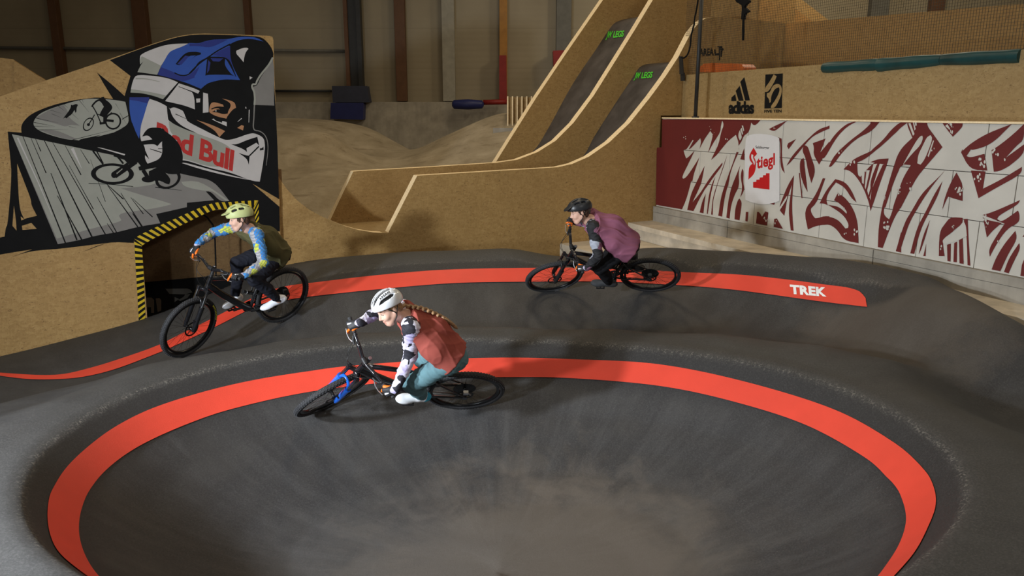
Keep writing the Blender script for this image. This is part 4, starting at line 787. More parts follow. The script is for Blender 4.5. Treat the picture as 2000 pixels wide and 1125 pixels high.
# ---------------------------------------------------------------- mountain bikes
WR=.37;WBASE=1.19;HA=math.radians(66)
AXV=np.array([-math.cos(HA),0,math.sin(HA)]);HUBF=np.array([WBASE,0,WR]);SP0=HUBF+np.array([-.044/math.sin(HA),0,0])
def steerM(s): return Matrix.Translation(Vector(SP0))@Matrix.Rotation(s,4,Vector(AXV))@Matrix.Translation(-Vector(SP0))
def pose_matrix(p):
    return Matrix.Translation(Vector(p[:3]))@Matrix.Rotation(p[3],4,'Z')@Matrix.Rotation(p[4],4,'Y')@Matrix.Rotation(p[5],4,'X')
M_rub=flat('tyre_rubber',(.022,.022,.024),.75,scale=40,var=.3);M_rubg=flat('tyre_tread',(.045,.046,.05),.8,scale=60,var=.3);M_rim=flat('black_rim',(.012,.012,.013),.3,.4);M_spoke=flat('spoke_steel',(.05,.05,.05),.35,.8)
M_silver=flat('silver_alloy',(.45,.45,.46),.3,.9);M_chrome=flat('fork_stanchion',(.35,.36,.38),.15,1.);M_bframe=flat('gloss_black_frame',(.010,.010,.012),.22,.1,coat=.6);M_plastic=flat('black_plastic',(.013,.013,.014),.5);M_blue=flat('fork_blue',(.008,.12,.62),.3,coat=.5)
M_cass=flat('cassette_steel',(.03,.03,.03),.35,.8);M_cable=flat('cable_housing',(.012,.012,.012),.4);M_yel=flat('tyre_yellow',(.55,.5,.02),.6);M_gw0=flat('badge_white',(.5,.5,.5),.5);M_grip=flat('grip_rubber',(.03,.03,.032),.8)
def obj_on(mb,name,mat,parent,smooth='auto',**k):
    o=mb.obj(name,mat,parent,smooth,**k);return o
def wheel_parts(par,c,rear,knobs,text=None,spin=0):
    """wheel centred at c (x,z plane), axle along y"""
    c=Vector(c);Y=Vector((0,1,0));w=empty('wheel',None,par) if False else None
    mb=MB()
    mb.lathe([(.312,-.014),(.318,-.016),(.318,.016),(.312,.014),(.296,.011),(.292,0),(.296,-.011)],c,Y,72,0,True)
    mb.lathe([(.012,-.06),(.016,-.05),(.02,-.03),(.014,-.02),(.014,.02),(.024,.03),(.018,.05),(.012,.06)],c,Y,20)
    rnd=random.Random(5)
    for i in range(32):
        a=2*math.pi*i/32+spin;sd=1 if i%2 else -1;b=a+(.55 if (i//2)%2 else -.55)
        p=c+Vector((math.cos(b)*.022,sd*.032,math.sin(b)*.022));q=c+Vector((math.cos(a)*.298,sd*.004,math.sin(a)*.298))
        mb.tube([p,q],.0013,5,1,cap=False)
    w=obj_on(mb,'wheel',[M_rim,M_spoke],par)
    mb=MB();pr=[]
    for k in range(15):
        t=math.radians(-118+236*k/14);pr.append((.3415+.0275*math.cos(t),.0285*math.sin(t)))
    mb.lathe(pr,c,Y,96,0,True)
    n=76 if knobs else 0
    for i in range(n):
        for row,(ang,wd) in enumerate(((-52,.007),(-20,.009),(20,.009),(52,.007))):
            a=2*math.pi*(i+(.5 if row%2 else 0))/n;t=math.radians(ang);r=.3415+.0275*math.cos(t);y=.0285*math.sin(t)
            R=Matrix.Rotation(-a,3,'Y')@Matrix.Rotation(-t,3,'Z')   # local x = outward
            cen=c+Matrix.Rotation(-a,3,'Y')@Vector((r,y,0));mb.box(cen,(.007,wd,.011),Matrix.Rotation(-a,3,'Y')@Matrix.Rotation(t,3,'Z'),1)
    obj_on(mb,'tire',[M_rub,M_rubg],w)
    mb=MB();sd=.038 if not rear else .036;R0=.09 if not rear else .08
    mb.lathe([(R0-.018,-.001),(R0,-.001),(R0,.001),(R0-.018,.001)],c+Y*sd,Y,40,0,True)
    for i in range(6):
        a=i*math.pi/3;mb.tube([c+Y*sd+Vector((math.cos(a)*.02,0,math.sin(a)*.02)),c+Y*sd+Vector((math.cos(a+.4)*(R0-.017),0,math.sin(a+.4)*(R0-.017)))],.003,5)
    obj_on(mb,'brake_rotor',M_cass,w)
    if rear:
        mb=MB()
        for i,r in enumerate((.105,.092,.08,.07,.06,.052,.045,.038,.032)):
            mb.lathe([(.015,0),(r,0),(r,-.002),(.015,-.002)],c-Y*(.024+i*.0042),Y,44,0)
            for k in range(int(r*220)):
                a=2*math.pi*k/int(r*220);mb.box(c-Y*(.025+i*.0042)+Vector((math.cos(a)*r,0,math.sin(a)*r)),(.006,.002,.004),Matrix.Rotation(-a,3,'Y'))
        obj_on(mb,'cassette',M_cass,w)
    if text:
        txt,a0,arc,mat=text;V,Fs=text_tris(txt,.03,res=2);mb=MB();h=.024;vs=[]
        for x,y in V:
            a=a0+arc*x;r=.334+y*h;tt=math.acos(max(-1,min(1,(r-.3415)/.0275)));vs.append(c+Vector((math.cos(a)*r,.0300*math.sin(tt)+.0015,math.sin(a)*r)))
        mb.add(vs,Fs);mb.obj('tire_lettering',mat,w)
    return w
def sx(M_,pts): return [M_@Vector(p) for p in pts]
def make_bike(P,label,fork_mat,crank_deg,knobs,wtext,name_mat,opts={}):
    M=pose_matrix(P);root=empty('mountain_bike',M);tag(root,label,'bicycle')
    S=steerM(P[6])
    wheel_parts(root,(0,0,WR),True,knobs,opts.get('rtext'))
    # steered group is built around the steering axis, then every mesh gets the turned matrix baked in
    def bake(o):
        o.data.transform(S) if o.type=='MESH' else None
        for ch in o.children: bake(ch)
    w=wheel_parts(root,tuple(HUBF),False,knobs,wtext);bake(w)
    bb=Vector((.435,0,.34));ht=Vector(SP0+AXV*.60);hb=Vector(SP0+AXV*.475);seat=Vector((.30,0,.72));
    mb=MB()
    mb.tube([hb-Vector(AXV)*.01,ht],.026,16)
    mb.tube([ht-Vector(AXV)*.025,ht*.5+seat*.5+Vector((0,0,-.012)),seat+Vector((.015,0,-.04))],[.024,.021,.018],14)
    mb.tube([hb+Vector(AXV)*.025,hb*.7+bb*.3+Vector((-.012,0,-.012)),bb*.8+hb*.2+Vector((-.0,0,-.015)),bb],[.034,.039,.041,.038],16)
    mb.tube([bb,seat],[.021,.0185],14);mb.tube([bb+Vector((0,-.046,0)),bb+Vector((0,.046,0))],.027,20)
    for s in(1,-1):
        mb.tube([(.41,s*.035,.375),(.30,s*.05,.37),(0,s*.068,WR)],[.012,.012,.010],10)
        mb.tube([(.315,s*.02,.66),(.25,s*.045,.60),(0,s*.066,WR+.012)],[.010,.010,.008],10)
        mb.lathe([(0,-.006),(.024,-.006),(.024,.006),(0,.006)],(0,s*.07,WR),(0,1,0),16)
    fr=obj_on(mb,'frame',M_bframe,root)
    if opts.get('frame_text'):
        V,Fs=text_tris(opts['frame_text'],.02);mb=MB();a=ht+(seat-ht)*.18;b=ht+(seat-ht)*.55;up=Vector((0,0,1));
        mb.add([a+(b-a)*x+Vector((0,0,.017*(y/.69-.5)))+Vector((0,.0245-.004*x,0)) for x,y in V],Fs);mb.obj('frame_lettering',M_silver,fr)
    mb=MB();mb.tube([(.52,0,.60),(.40,0,.535)],.02,14);mb.tube([(.43,0,.55),(.33,0,.50)],.011,10,1)
    for s in(1,-1): mb.tube([(.40,s*.03,.53),(.37,s*.04,.60),(.31,s*.035,.66)],.011,8)
    mb.lathe([(.021,0),(.027,.002),(.027,.004),(.021,.006)],(.48,0,.577),(.879,0,.477),14,1)
    obj_on(mb,'rear_shock',[M_plastic,M_silver],root)
    mb=MB();mb.tube([seat-Vector((.0,0,.05)),Vector((.262,0,.80))],.0155,14);obj_on(mb,'seatpost',M_plastic,root)
    mb=MB()
    n=12;vs=[];rows=[]
    for i in range(n+1):
        t=i/n;x=.075+.27*t;wd=.068*(1-t)**.8*1.0+.018 if t>.05 else .066;x+=.055;z=.825+.018*math.cos(t*math.pi*1.0)*.6+(.01 if t<.15 else 0)
        for j in range(12):
            a=2*math.pi*j/12;vs.append((x,wd*math.cos(a),z+.017*math.sin(a)-(.012 if math.sin(a)<0 and abs(math.cos(a))>.7 else 0)))
    mb.add(vs,[(i*12+j,i*12+(j+1)%12,(i+1)*12+(j+1)%12,(i+1)*12+j) for i in range(n) for j in range(12)]+[tuple(range(12))[::-1],tuple(n*12+j for j in range(12))])
    for s in(1,-1): mb.tube([(.175,s*.022,.81),(.255,s*.022,.795),(.345,s*.016,.812)],.0035,6)
    obj_on(mb,'saddle',M_plastic,root)
    # fork
    mb=MB();F_=lambda *p:Vector(p)
    top=Vector(SP0+AXV*.43);foff=.044
    fw=Vector((math.sin(HA),0,math.cos(HA)))*foff
    legs=[]
    for s in(1,-1):
        a=HUBF+np.array([0,s*.068,0]);a=Vector(a);dirv=Vector(AXV);up_=a+dirv*.47
        mb.tube([a+dirv*.20,up_],.0175,14,1)
        mb.tube([a-dirv*.02,a+dirv*.03,a+dirv*.25,a+dirv*.275],[.018,.026,.028,.030],14,0);legs.append(a+dirv*.255)
        mb.tube([up_+dirv*.012,up_-dirv*.03],.021,14,2)
    l0,l1=legs;mid=(l0+l1)/2+fw*.35+Vector(AXV)*.10
    mb.tube(smoothline([tuple(l0),tuple(l0+Vector(AXV)*.05+fw*.2+Vector((0,-.012,0))),tuple(mid+Vector((0,.03,0))),tuple(mid+Vector((0,-.03,0))),tuple(l1+Vector(AXV)*.05+fw*.2+Vector((0,.012,0))),tuple(l1)],18).tolist(),.0145,10,0)
    u0=Vector(HUBF)+Vector(AXV)*.455;mb.tube([u0+Vector((0,.075,0)),u0+Vector((0,.03,0))-fw*.9,u0-fw,u0+Vector((0,-.03,0))-fw*.9,u0+Vector((0,-.075,0))],[.02,.022,.026,.022,.02],12,2)
    mb.box(Vector(HUBF)+Vector((-.03,.062,.09)),(.04,.03,.06),None,2)
    mb.v=[tuple(S@Vector(v)) for v in mb.v];fk=obj_on(mb,'fork',[fork_mat,M_chrome if opts.get('chrome') else M_bframe,M_bframe],root)
    if opts.get('fork_text'):
        V,Fs=text_tris('FOX',.04);mb=MB();a=Vector(HUBF)+Vector((0,.068,0));b0=a+Vector(AXV)*.10;b1=a+Vector(AXV)*.20
        mb.add([S@(b0+(b1-b0)*x+Vector((math.sin(HA),0,math.cos(HA)))*(.022*(y/.69-.5))+Vector((0,.0252-.5*((y/.69-.5)*.022)**2/.024,0))) for x,y in V],Fs);mb.obj('fork_lettering',M_plastic,fk)
    # cockpit
    bc=Vector(SP0+AXV*.70)+Vector((.045*math.sin(HA),0,.045*math.cos(HA)))
    mb=MB();q=Vector(SP0+AXV*.70);mb.tube([q-Vector(AXV)*.105,q+Vector(AXV)*.022],.0195,16);mb.tube([q,bc],[.018,.024],12);mb.tube([bc+Vector((0,-.027,0)),bc+Vector((0,.027,0))],.024,16)
    mb.lathe([(0,.0),(.017,.0),(.0155,.006),(0,.006)],q+Vector(AXV)*.022,AXV,18,1)
    mb.v=[tuple(S@Vector(v)) for v in mb.v];obj_on(mb,'stem',[M_plastic,M_silver],root)
    if opts.get('badge'):
        mb=MB();c0=(ht*.75+seat*.25)+Vector((0,.0,.0));c0=ht+Vector((-.05,.0,.018));mb.lathe([(.017,.0),(.021,.0),(.021,.002),(.017,.002)],c0+Vector((0,.026,0)),(0,1,0),28,0,True)
        put=lambda x,y:c0+Vector((0,.028,0))+Vector((-(x-.5)*-.022*-1,0,(y/.69-.5)*.022))
        V,Fs=text_tris('G',.04);mb.add([put(x,y) for x,y in V],Fs);mb.obj('badge',M_gw0,root)
    def barp(s,u):   # u 0..1 centre to tip
        u=abs(u);return bc+Vector((-.06*max(0,(u-.12)/.88),s*.38*u,.03*min(1,max(0,(u-.1)/.25))))
    mb=MB();us=[1,.8,.6,.42,.35,.22,.12,.06,0];pts=[barp(1,u) for u in us]+[barp(-1,u) for u in us[::-1][1:]]
    mb.tube(smoothline([tuple(p) for p in pts],60).tolist(),[.0125 if abs(i-29.5)>20 else (.0145 if abs(i-29.5)>12 else .0175) for i in range(60)],12)
    mb.v=[tuple(S@Vector(v)) for v in mb.v];obj_on(mb,'handlebar',M_bframe,root)
    for s in(1,-1):
        a=barp(s,1.0);b=barp(s,.655);mb=MB();d=(a-b).normalized()
        mb.tube([b,b+d*.012,b+d*.013,a-d*.012,a-d*.011,a+d*.004],[.018,.018,.0165,.0165,.018,.018],14)
        mb.v=[tuple(S@Vector(v)) for v in mb.v];obj_on(mb,'grip',M_grip,root)
        k=barp(s,.60);e=barp(s,.50);mb=MB();mb.tube([k+d*-.006,k+d*.006],.019,12)
        mb.tube([k+Vector((.015,0,-.004)),e+Vector((.03,0,-.012)),barp(s,.42)+Vector((.03,0,-.016))],[.011,.0115,.008],10)
        mb.tube([e+Vector((.035,s*-.01,-.014)),k+Vector((.055,0,-.03)),barp(s,.72)+Vector((.06,0,-.036)),barp(s,.84)+Vector((.052,0,-.04))],[.006,.0055,.0045,.0055],8,1)
        mb.v=[tuple(S@Vector(v)) for v in mb.v];obj_on(mb,'brake_lever',[M_plastic,M_silver],root)
    Sm=lambda p:S@Vector(p)
    for pts in ([Sm(barp(1,.42)+Vector((.04,0,-.016))),Sm(bc+Vector((.12,.09,.0))),Sm(bc+Vector((.11,.02,-.10))),hb+Vector((-.02,.035,.03)),bb+Vector((.1,.03,.09))],[Sm(barp(-1,.42)+Vector((.04,0,-.016))),Sm(bc+Vector((.13,-.06,-.01))),Sm(bc+Vector((.09,.05,-.12))),Sm(HUBF+np.array([-.14,.085,.36])),Sm(HUBF+np.array([-.04,.085,.11]))],[Sm(barp(-1,.5)+Vector((.04,0,-.016))),Sm(bc+Vector((.10,-.11,-.04))),hb+Vector((.03,-.04,.0)),bb+Vector((.12,-.03,.10))]):
        mb=MB();mb.tube(smoothline([tuple(p) for p in pts],26).tolist(),.0028,6,0,False);mb.obj('cable',M_cable,root,True)
    # drivetrain
    a=math.radians(crank_deg);ca,sa=math.cos(a),math.sin(a);mb=MB()
    for s in(1,-1):
        e=bb+Vector((s*.17*ca,s*.075,s*.17*sa));b0=bb+Vector((0,s*.058,0));mb.tube([b0,b0*.5+e*.5+Vector((0,s*.002,0)),e],[.017,.013,.014],12)
    mb.tube([bb+Vector((0,-.062,0)),bb+Vector((0,.062,0))],.014,14)
    mb.lathe([(.03,-.002),(.064,-.002),(.064,.002),(.03,.002)],bb+Vector((0,-.052,0)),(0,1,0),40,0,True)
    for k in range(32):
        t=2*math.pi*k/32;mb.box(bb+Vector((math.cos(t)*.066,-.052,math.sin(t)*.066)),(.006,.003,.005),Matrix.Rotation(-t,3,'Y'))
    obj_on(mb,'crankset',M_plastic,root)
    for s in(1,-1):
        e=bb+Vector((s*.17*ca,s*.085,s*.17*sa));mb=MB();mb.tube([e,e+Vector((0,s*.10,0))],.007,10);R=Matrix.Identity(3)
        for dx in(-.045,.045): mb.box(e+Vector((dx,s*.055,0)),(.012,.10,.016))
        for dy in(.01,.055,.1): mb.box(e+Vector((0,s*dy,0)),(.09,.011,.016))
        obj_on(mb,'pedal',M_plastic,root)
    mb=MB();ch=[];
    A=bb+Vector((0,-.052,0));B=Vector((0,-.046,WR));
    path=[A+Vector((0,0,.066)),B+Vector((0,0,.045)),B+Vector((-.045,0,0)),B+Vector((-.02,0,-.05)),B+Vector((.05,0,-.10)),B+Vector((.07,0,-.16)),A+Vector((-.01,0,-.066)),A+Vector((.05,0,-.04)),A+Vector((.066,0,0)),A+Vector((.04,0,.053)),A+Vector((0,0,.066))]
    mb.tube([tuple(p) for p in path],.0042,6);obj_on(mb,'chain',M_cass,root)
    mb=MB();mb.tube([B+Vector((-.01,-.02,-.02)),B+Vector((.02,-.025,-.06)),B+Vector((.045,-.02,-.10))],[.014,.016,.012],10);mb.box(B+Vector((.055,-.01,-.13)),(.02,.006,.10),Matrix.Rotation(.4,3,'Y'))
    for d_ in((.045,-.10),(.07,-.16)): mb.lathe([(0,-.004),(.02,-.004),(.02,.004),(0,.004)],B+Vector((d_[0],0,d_[1])),(0,1,0),14)
    obj_on(mb,'rear_derailleur',M_plastic,root)
    mb=MB();mb.box((-.0,.055,WR+.085),(.045,.03,.04));mb.tube([(-.02,.055,WR+.075),(-.045,.055,WR+.04)],.008,8);obj_on(mb,'brake_caliper',M_silver if opts.get('silver') else M_plastic,root)
    return root,M,S,barp
RID={"w": {"pose": [-0.4879, 6.922, -0.5234, 3.2917, -0.0528, -0.786, 0.5646], "crank": 60, "J": {"head": [0.7037, -0.2071, 1.4886], "neck": [0.5578, -0.2028, 1.3719], "pel": [0.1749, 0.0118, 1.1307], "shL": [0.5222, -0.0506, 1.4537], "shR": [0.5853, -0.3365, 1.28], "elL": [0.5192, 0.0536, 1.1842], "elR": [0.7761, -0.4263, 1.0832], "wrL": [0.6346, 0.2918, 1.0486], "wrR": [0.9321, -0.2543, 1.1786], "hipL": [0.1998, 0.0972, 1.1698], "hipR": [0.196, -0.0627, 1.0704], "knL": [0.5082, 0.1869, 0.9245], "knR": [0.4047, -0.1516, 0.721], "anL": [0.4031, 0.1132, 0.5465], "anR": [0.2967, -0.1609, 0.3292]}, "G": {"gl": [0.6951, 0.2681, 0.9896], "gr": [0.9981, -0.2557, 1.1245]}}, "m": {"pose": [-2.8299, 9.1367, -0.275, 3.9855, 0.1254, -0.3014, 0.2096], "crank": 178, "J": {"head": [0.4994, -0.0607, 1.494], "neck": [0.3685, -0.0726, 1.3286], "pel": [0.0184, -0.0273, 0.9443], "shL": [0.3905, 0.1086, 1.343], "shR": [0.4141, -0.2428, 1.3094], "elL": [0.4408, 0.3034, 1.0961], "elR": [0.6022, -0.4332, 1.1905], "wrL": [0.6971, 0.3473, 1.0348], "wrR": [0.8466, -0.3293, 1.1695], "hipL": [0.1046, 0.03, 0.9233], "hipR": [0.0318, -0.1341, 0.9476], "knL": [0.4805, 0.1796, 0.8305], "knR": [0.45, -0.227, 0.8485], "anL": [0.2041, 0.1851, 0.4976], "anR": [0.5018, -0.2045, 0.4359]}, "G": {"gl": [0.7891, 0.3056, 1.0315], "gr": [0.9069, -0.3008, 1.0839]}}, "t": {"pose": [1.7627, 9.4937, 0.0212, 2.9448, 0.0516, -0.8016, 0.277], "crank": 12, "J": {"head": [0.7533, -0.077, 1.5905], "neck": [0.641, -0.0718, 1.4405], "pel": [0.2365, 0.0492, 1.139], "shL": [0.5968, 0.0878, 1.5112], "shR": [0.6675, -0.2126, 1.3619], "elL": [0.5496, 0.3018, 1.2809], "elR": [0.6988, -0.2845, 1.0869], "wrL": [0.6935, 0.3299, 1.0605], "wrR": [0.919, -0.363, 1.0336], "hipL": [0.2681, 0.1424, 1.1524], "hipR": [0.2776, -0.0346, 1.0946], "knL": [0.5755, 0.2076, 0.8648], "knR": [0.4819, -0.0661, 0.7261], "anL": [0.4897, 0.1491, 0.4636], "anR": [0.2107, -0.1237, 0.4208]}, "G": {"gl": [0.7704, 0.3013, 1.0231], "gr": [0.9253, -0.295, 1.0921]}}}
bikes={}
bikes['w']=make_bike(RID['w']['pose'],'black mountain bike with a bright blue fork, ridden low in the near bowl',M_blue,RID['w']['crank'],True,None,None,dict(fork_text=1,badge=1,silver=1,chrome=1))
bikes['m']=make_bike(RID['m']['pose'],'black mountain bike with yellow lettered tyre, ridden by the green helmet rider at left',M_bframe,RID['m']['crank'],True,('MAXXIS',2.62,.66,M_yel),None,dict(chrome=1))
bikes['t']=make_bike(RID['t']['pose'],'dark mountain bike crossing the red band of the far berm under the purple shirt rider',M_plastic,RID['t']['crank'],True,('BONTRAGER',-1.95,.5,flat('tyre_grey_print',(.3,.3,.3),.6)),None,{})
# ---------------------------------------------------------------- implicit surfaces for people
V3=lambda p:np.array(p,float)
def unit(v): v=V3(v);return v/np.linalg.norm(v)
class Sdf:
    def __init__(s,h,seed=0): s.h=h;s.P=[];s.wr=[]
    def cap(s,a,b,ra,rb,k=.02,lab=0,op='u'):
        a,b=V3(a),V3(b);R=max(ra,rb);lo=np.minimum(a,b)-R;hi=np.maximum(a,b)+R;d=b-a;L=max(d@d,1e-9)
        def f(X,Y,Z):
            x,y,z=X-a[0],Y-a[1],Z-a[2];t=np.clip((x*d[0]+y*d[1]+z*d[2])/L,0,1)
            return np.sqrt((x-t*d[0])**2+(y-t*d[1])**2+(z-t*d[2])**2)-(ra+(rb-ra)*t)
        s.P.append((f,lo,hi,k,lab,op));return s
    def chain(s,pts,rs,k=.02,lab=0,op='u'):
        for i in range(len(pts)-1): s.cap(pts[i],pts[i+1],rs[i],rs[i+1],k,lab,op)
        return s
    def ell(s,c,rad,R=None,k=.02,lab=0,op='u'):
        c=V3(c);rad=V3(rad);R=np.eye(3) if R is None else np.array(R);m=rad.max()   # rows of R = local axes
        def f(X,Y,Z):
            x,y,z=X-c[0],Y-c[1],Z-c[2];q=[(R[i][0]*x+R[i][1]*y+R[i][2]*z) for i in range(3)]
            k0=np.sqrt(sum((q[i]/rad[i])**2 for i in range(3)))+1e-6;k1=np.sqrt(sum((q[i]/rad[i]**2)**2 for i in range(3)))+1e-6
            return k0*(k0-1)/k1
        s.P.append((f,c-m,c+m,k,lab,op));return s
    def plane(s,p,n,k=.004):   # remove everything on the side the normal points to
        p=V3(p);n=unit(n);f=lambda X,Y,Z:(X-p[0])*n[0]+(Y-p[1])*n[1]+(Z-p[2])*n[2]
        s.P.append((f,None,None,k,None,'cut'));return s
    def mesh(s,wrinkle=None):
        h=s.h;U=[p for p in s.P if p[5]=='u'];lo=np.min([p[1] for p in U],0)-.05;hi=np.max([p[2] for p in U],0)+.05
        n=np.ceil((hi-lo)/h).astype(int)+1;ax=[(lo[i]+h*np.arange(n[i])).astype(np.float32) for i in range(3)]
        vol=np.full(n,.2,np.float32)
        for f,a,b,k,lab,op in s.P:
            if a is None: sl=(slice(None),)*3
            else:
                m=k*1.5+3*h;i0=np.maximum(((a-m-lo)/h).astype(int),0);i1=np.minimum(((b+m-lo)/h).astype(int)+2,n);sl=tuple(slice(i0[i],i1[i]) for i in range(3))
            X,Y,Z=ax[0][sl[0]][:,None,None],ax[1][sl[1]][None,:,None],ax[2][sl[2]][None,None,:]
            d=f(X,Y,Z).astype(np.float32);v=vol[sl]
            if op=='u':
                t=np.clip(.5+.5*(v-d)/k,0,1);vol[sl]=v+(d-v)*t-k*t*(1-t)
            else:
                if op=='s': d=-d
                t=np.clip(.5-.5*(v-d)/k,0,1);vol[sl]=v+(d-v)*t+k*t*(1-t)
        if wrinkle is not None:
            X,Y,Z=ax[0][:,None,None],ax[1][None,:,None],ax[2][None,None,:];m=np.abs(vol)<.04
            idx=np.nonzero(m);vol[idx]+=wrinkle(ax[0][idx[0]],ax[1][idx[1]],ax[2][idx[2]]).astype(np.float32)
        return s._nets(vol,lo,h)
    def _nets(s,v,lo,h):
        ins=v<0;c=np.zeros(tuple(k-1 for k in v.shape),np.int8)
        for dx in(0,1):
            for dy in(0,1):
                for dz in(0,1): c+=ins[dx:dx+c.shape[0],dy:dy+c.shape[1],dz:dz+c.shape[2]]
        act=(c>0)&(c<8);I=np.stack(np.nonzero(act),1);num=-np.ones(act.shape,np.int64);num[act]=np.arange(len(I))
        acc=np.zeros((len(I),3));cnt=np.zeros(len(I))
        for axs in range(3):
            o=[a for a in range(3) if a!=axs]
            for p in(0,1):
                for q in(0,1):
                    A=I.copy();A[:,o[0]]+=p;A[:,o[1]]+=q;Bq=A.copy();Bq[:,axs]+=1
                    va=v[A[:,0],A[:,1],A[:,2]];vb=v[Bq[:,0],Bq[:,1],Bq[:,2]];m=(va<0)!=(vb<0)
                    t=np.where(m,va/(va-vb+1e-12),0);pt=A.astype(float);pt[:,axs]+=t;acc[m]+=pt[m];cnt[m]+=1
        Vx=lo+h*acc/np.maximum(cnt,1)[:,None]
        Fs=[]
        for axs in range(3):
            o=[a for a in range(3) if a!=axs];sh=[0,0,0]
            a=np.take(ins,range(0,v.shape[axs]-1),axs);b=np.take(ins,range(1,v.shape[axs]),axs)
            E=np.stack(np.nonzero(a!=b),1);ok=(E[:,o[0]]>0)&(E[:,o[1]]>0)&(E[:,o[0]]<act.shape[o[0]])&(E[:,o[1]]<act.shape[o[1]]);E=E[ok]
            sg=a[E[:,0],E[:,1],E[:,2]]
            def cell(i,j):
                K=E.copy();K[:,o[0]]-=i;K[:,o[1]]-=j;return num[K[:,0],K[:,1],K[:,2]]
            q=np.stack([cell(1,1),cell(0,1),cell(0,0),cell(1,0)],1)
            flip=sg if axs!=1 else ~sg
            q[~flip]=q[~flip][:,::-1];Fs.append(q)
        return Vx,np.concatenate(Fs)
    def labels(s,C):
        best=np.full(len(C),9.);L=np.zeros(len(C),int)
        for f,a,b,k,lab,op in s.P:
            if op!='u':continue
            d=f(C[:,0],C[:,1],C[:,2]);m=d<best;best[m]=d[m];L[m]=lab
        return L
    def obj(s,name,mats,parent,wrinkle=None,relabel=None):
        Vx,Fq=s.mesh(wrinkle);C=Vx[Fq].mean(1);L=s.labels(C)
        if relabel is not None: L=relabel(C,L)
        me=bpy.data.meshes.new(name);me.vertices.add(len(Vx));me.vertices.foreach_set('co',Vx.ravel());n=len(Fq)
        me.loops.add(4*n);me.loops.foreach_set('vertex_index',Fq.ravel());me.polygons.add(n);me.polygons.foreach_set('loop_start',np.arange(0,4*n,4));me.polygons.foreach_set('loop_total',np.full(n,4))
        for m in mats: me.materials.append(m)
        me.polygons.foreach_set('material_index',L.astype(np.int32));me.polygons.foreach_set('use_smooth',np.ones(n,bool));me.update(calc_edges=True);me.validate()
        o=bpy.data.objects.new(name,me);COL.objects.link(o);o.parent=parent;return o
def folds(seed,amp,freq,along):
    rg=np.random.RandomState(seed);K=[];al=unit(along)
    for i in range(5):
        d=unit(al+rg.normal(size=3)*.45);K.append((d*freq*(.6+.9*rg.rand()),rg.rand()*6.28))
    W=[(unit(rg.normal(size=3))*freq*.35,rg.rand()*6.28) for _ in range(3)]
    def f(x,y,z):
        w=sum(np.sin(x*k[0]+y*k[1]+z*k[2]+p) for k,p in W)*.9;v=0
        for k,p in K[:3]: v=v+(1-np.abs(np.sin((x*k[0]+y*k[1]+z*k[2]+p+w)*.5)))**2.2
        return -amp*(v/3-.25)*2.2
    return f
# materials of clothing
def patch_mat(name,stops,scale=9,stretch=(1,1,1),rot=(.4,.3,.8),stripe=None,dist=0):
    n=NT(name);v=n.obj();w=n.noise(v,6,2);vv=n.add('ShaderNodeVectorMath',operation='MULTIPLY_ADD');n.l(w.outputs['Color'],vv.inputs[0]);vv.inputs[1].default_value=(.008,.008,.008);n.l(v,vv.inputs[2])
    vo=n.add('ShaderNodeTexVoronoi');vo.distance='CHEBYCHEV';vo.inputs['Scale'].default_value=scale;n.l(n.map(vv.outputs[0],stretch,rot),vo.inputs['Vector'])
    sp=n.add('ShaderNodeSeparateColor');n.l(vo.outputs['Color'],sp.inputs[0]);c=n.ramp(sp.outputs[0],stops,'CONSTANT').outputs[0]
    if stripe:
        wv=n.add('ShaderNodeTexWave');wv.inputs['Scale'].default_value=stripe[0];wv.inputs['Distortion'].default_value=1.5;n.l(n.map(v,(1,1,1),(.2,.9,.3)),wv.inputs['Vector'])
        c=n.mix(n.ramp(wv.outputs[0],[(.55,(0,0,0)),(.62,(stripe[2],)*3)],'LINEAR').outputs[0],c,stripe[1])
    n.col(c);n.b.inputs['Roughness'].default_value=.8;n.bump(n.noise(v,400,2).outputs[0],.15,.001);return n.m
def cloth(name,c,var=.08): return flat(name,c,.85,0,var,5,.2,500,spec=.2)
M_skin=flat('skin',(.58,.33,.235),.5,scale=20,var=.05,spec=.3);M_skin2=flat('skin_fair',(.60,.36,.27),.5,scale=20,var=.05,spec=.3);M_lip=flat('lips',(.52,.25,.19),.5,var=.03);M_teeth=flat('teeth',(.75,.72,.66),.3,var=.02)
M_eye=flat('eye_white',(.6,.57,.53),.3,var=.02);M_iris=flat('iris',(.03,.02,.015),.2,var=.02);M_browh=flat('eyebrow',(.12,.06,.03),.8)
M_gb=flat('glove_black',(.014,.014,.016),.6);M_go=flat('glove_orange',(.85,.17,.015),.5,var=.05);M_gw=flat('glove_white',(.6,.6,.62),.4,var=.03);M_gc=flat('glove_cuff',(.42,.38,.50),.6)
def grip_frame(Rd):
    M_=bikes[Rd][2];barp=bikes[Rd][3];out={}
    for s,nm in((1,'L'),(-1,'R')):
        a=M_@barp(s,.97);b=M_@barp(s,.66);c=M_@barp(s,.83);out[nm]=(V3(c),unit(V3(a-b)))
    return out
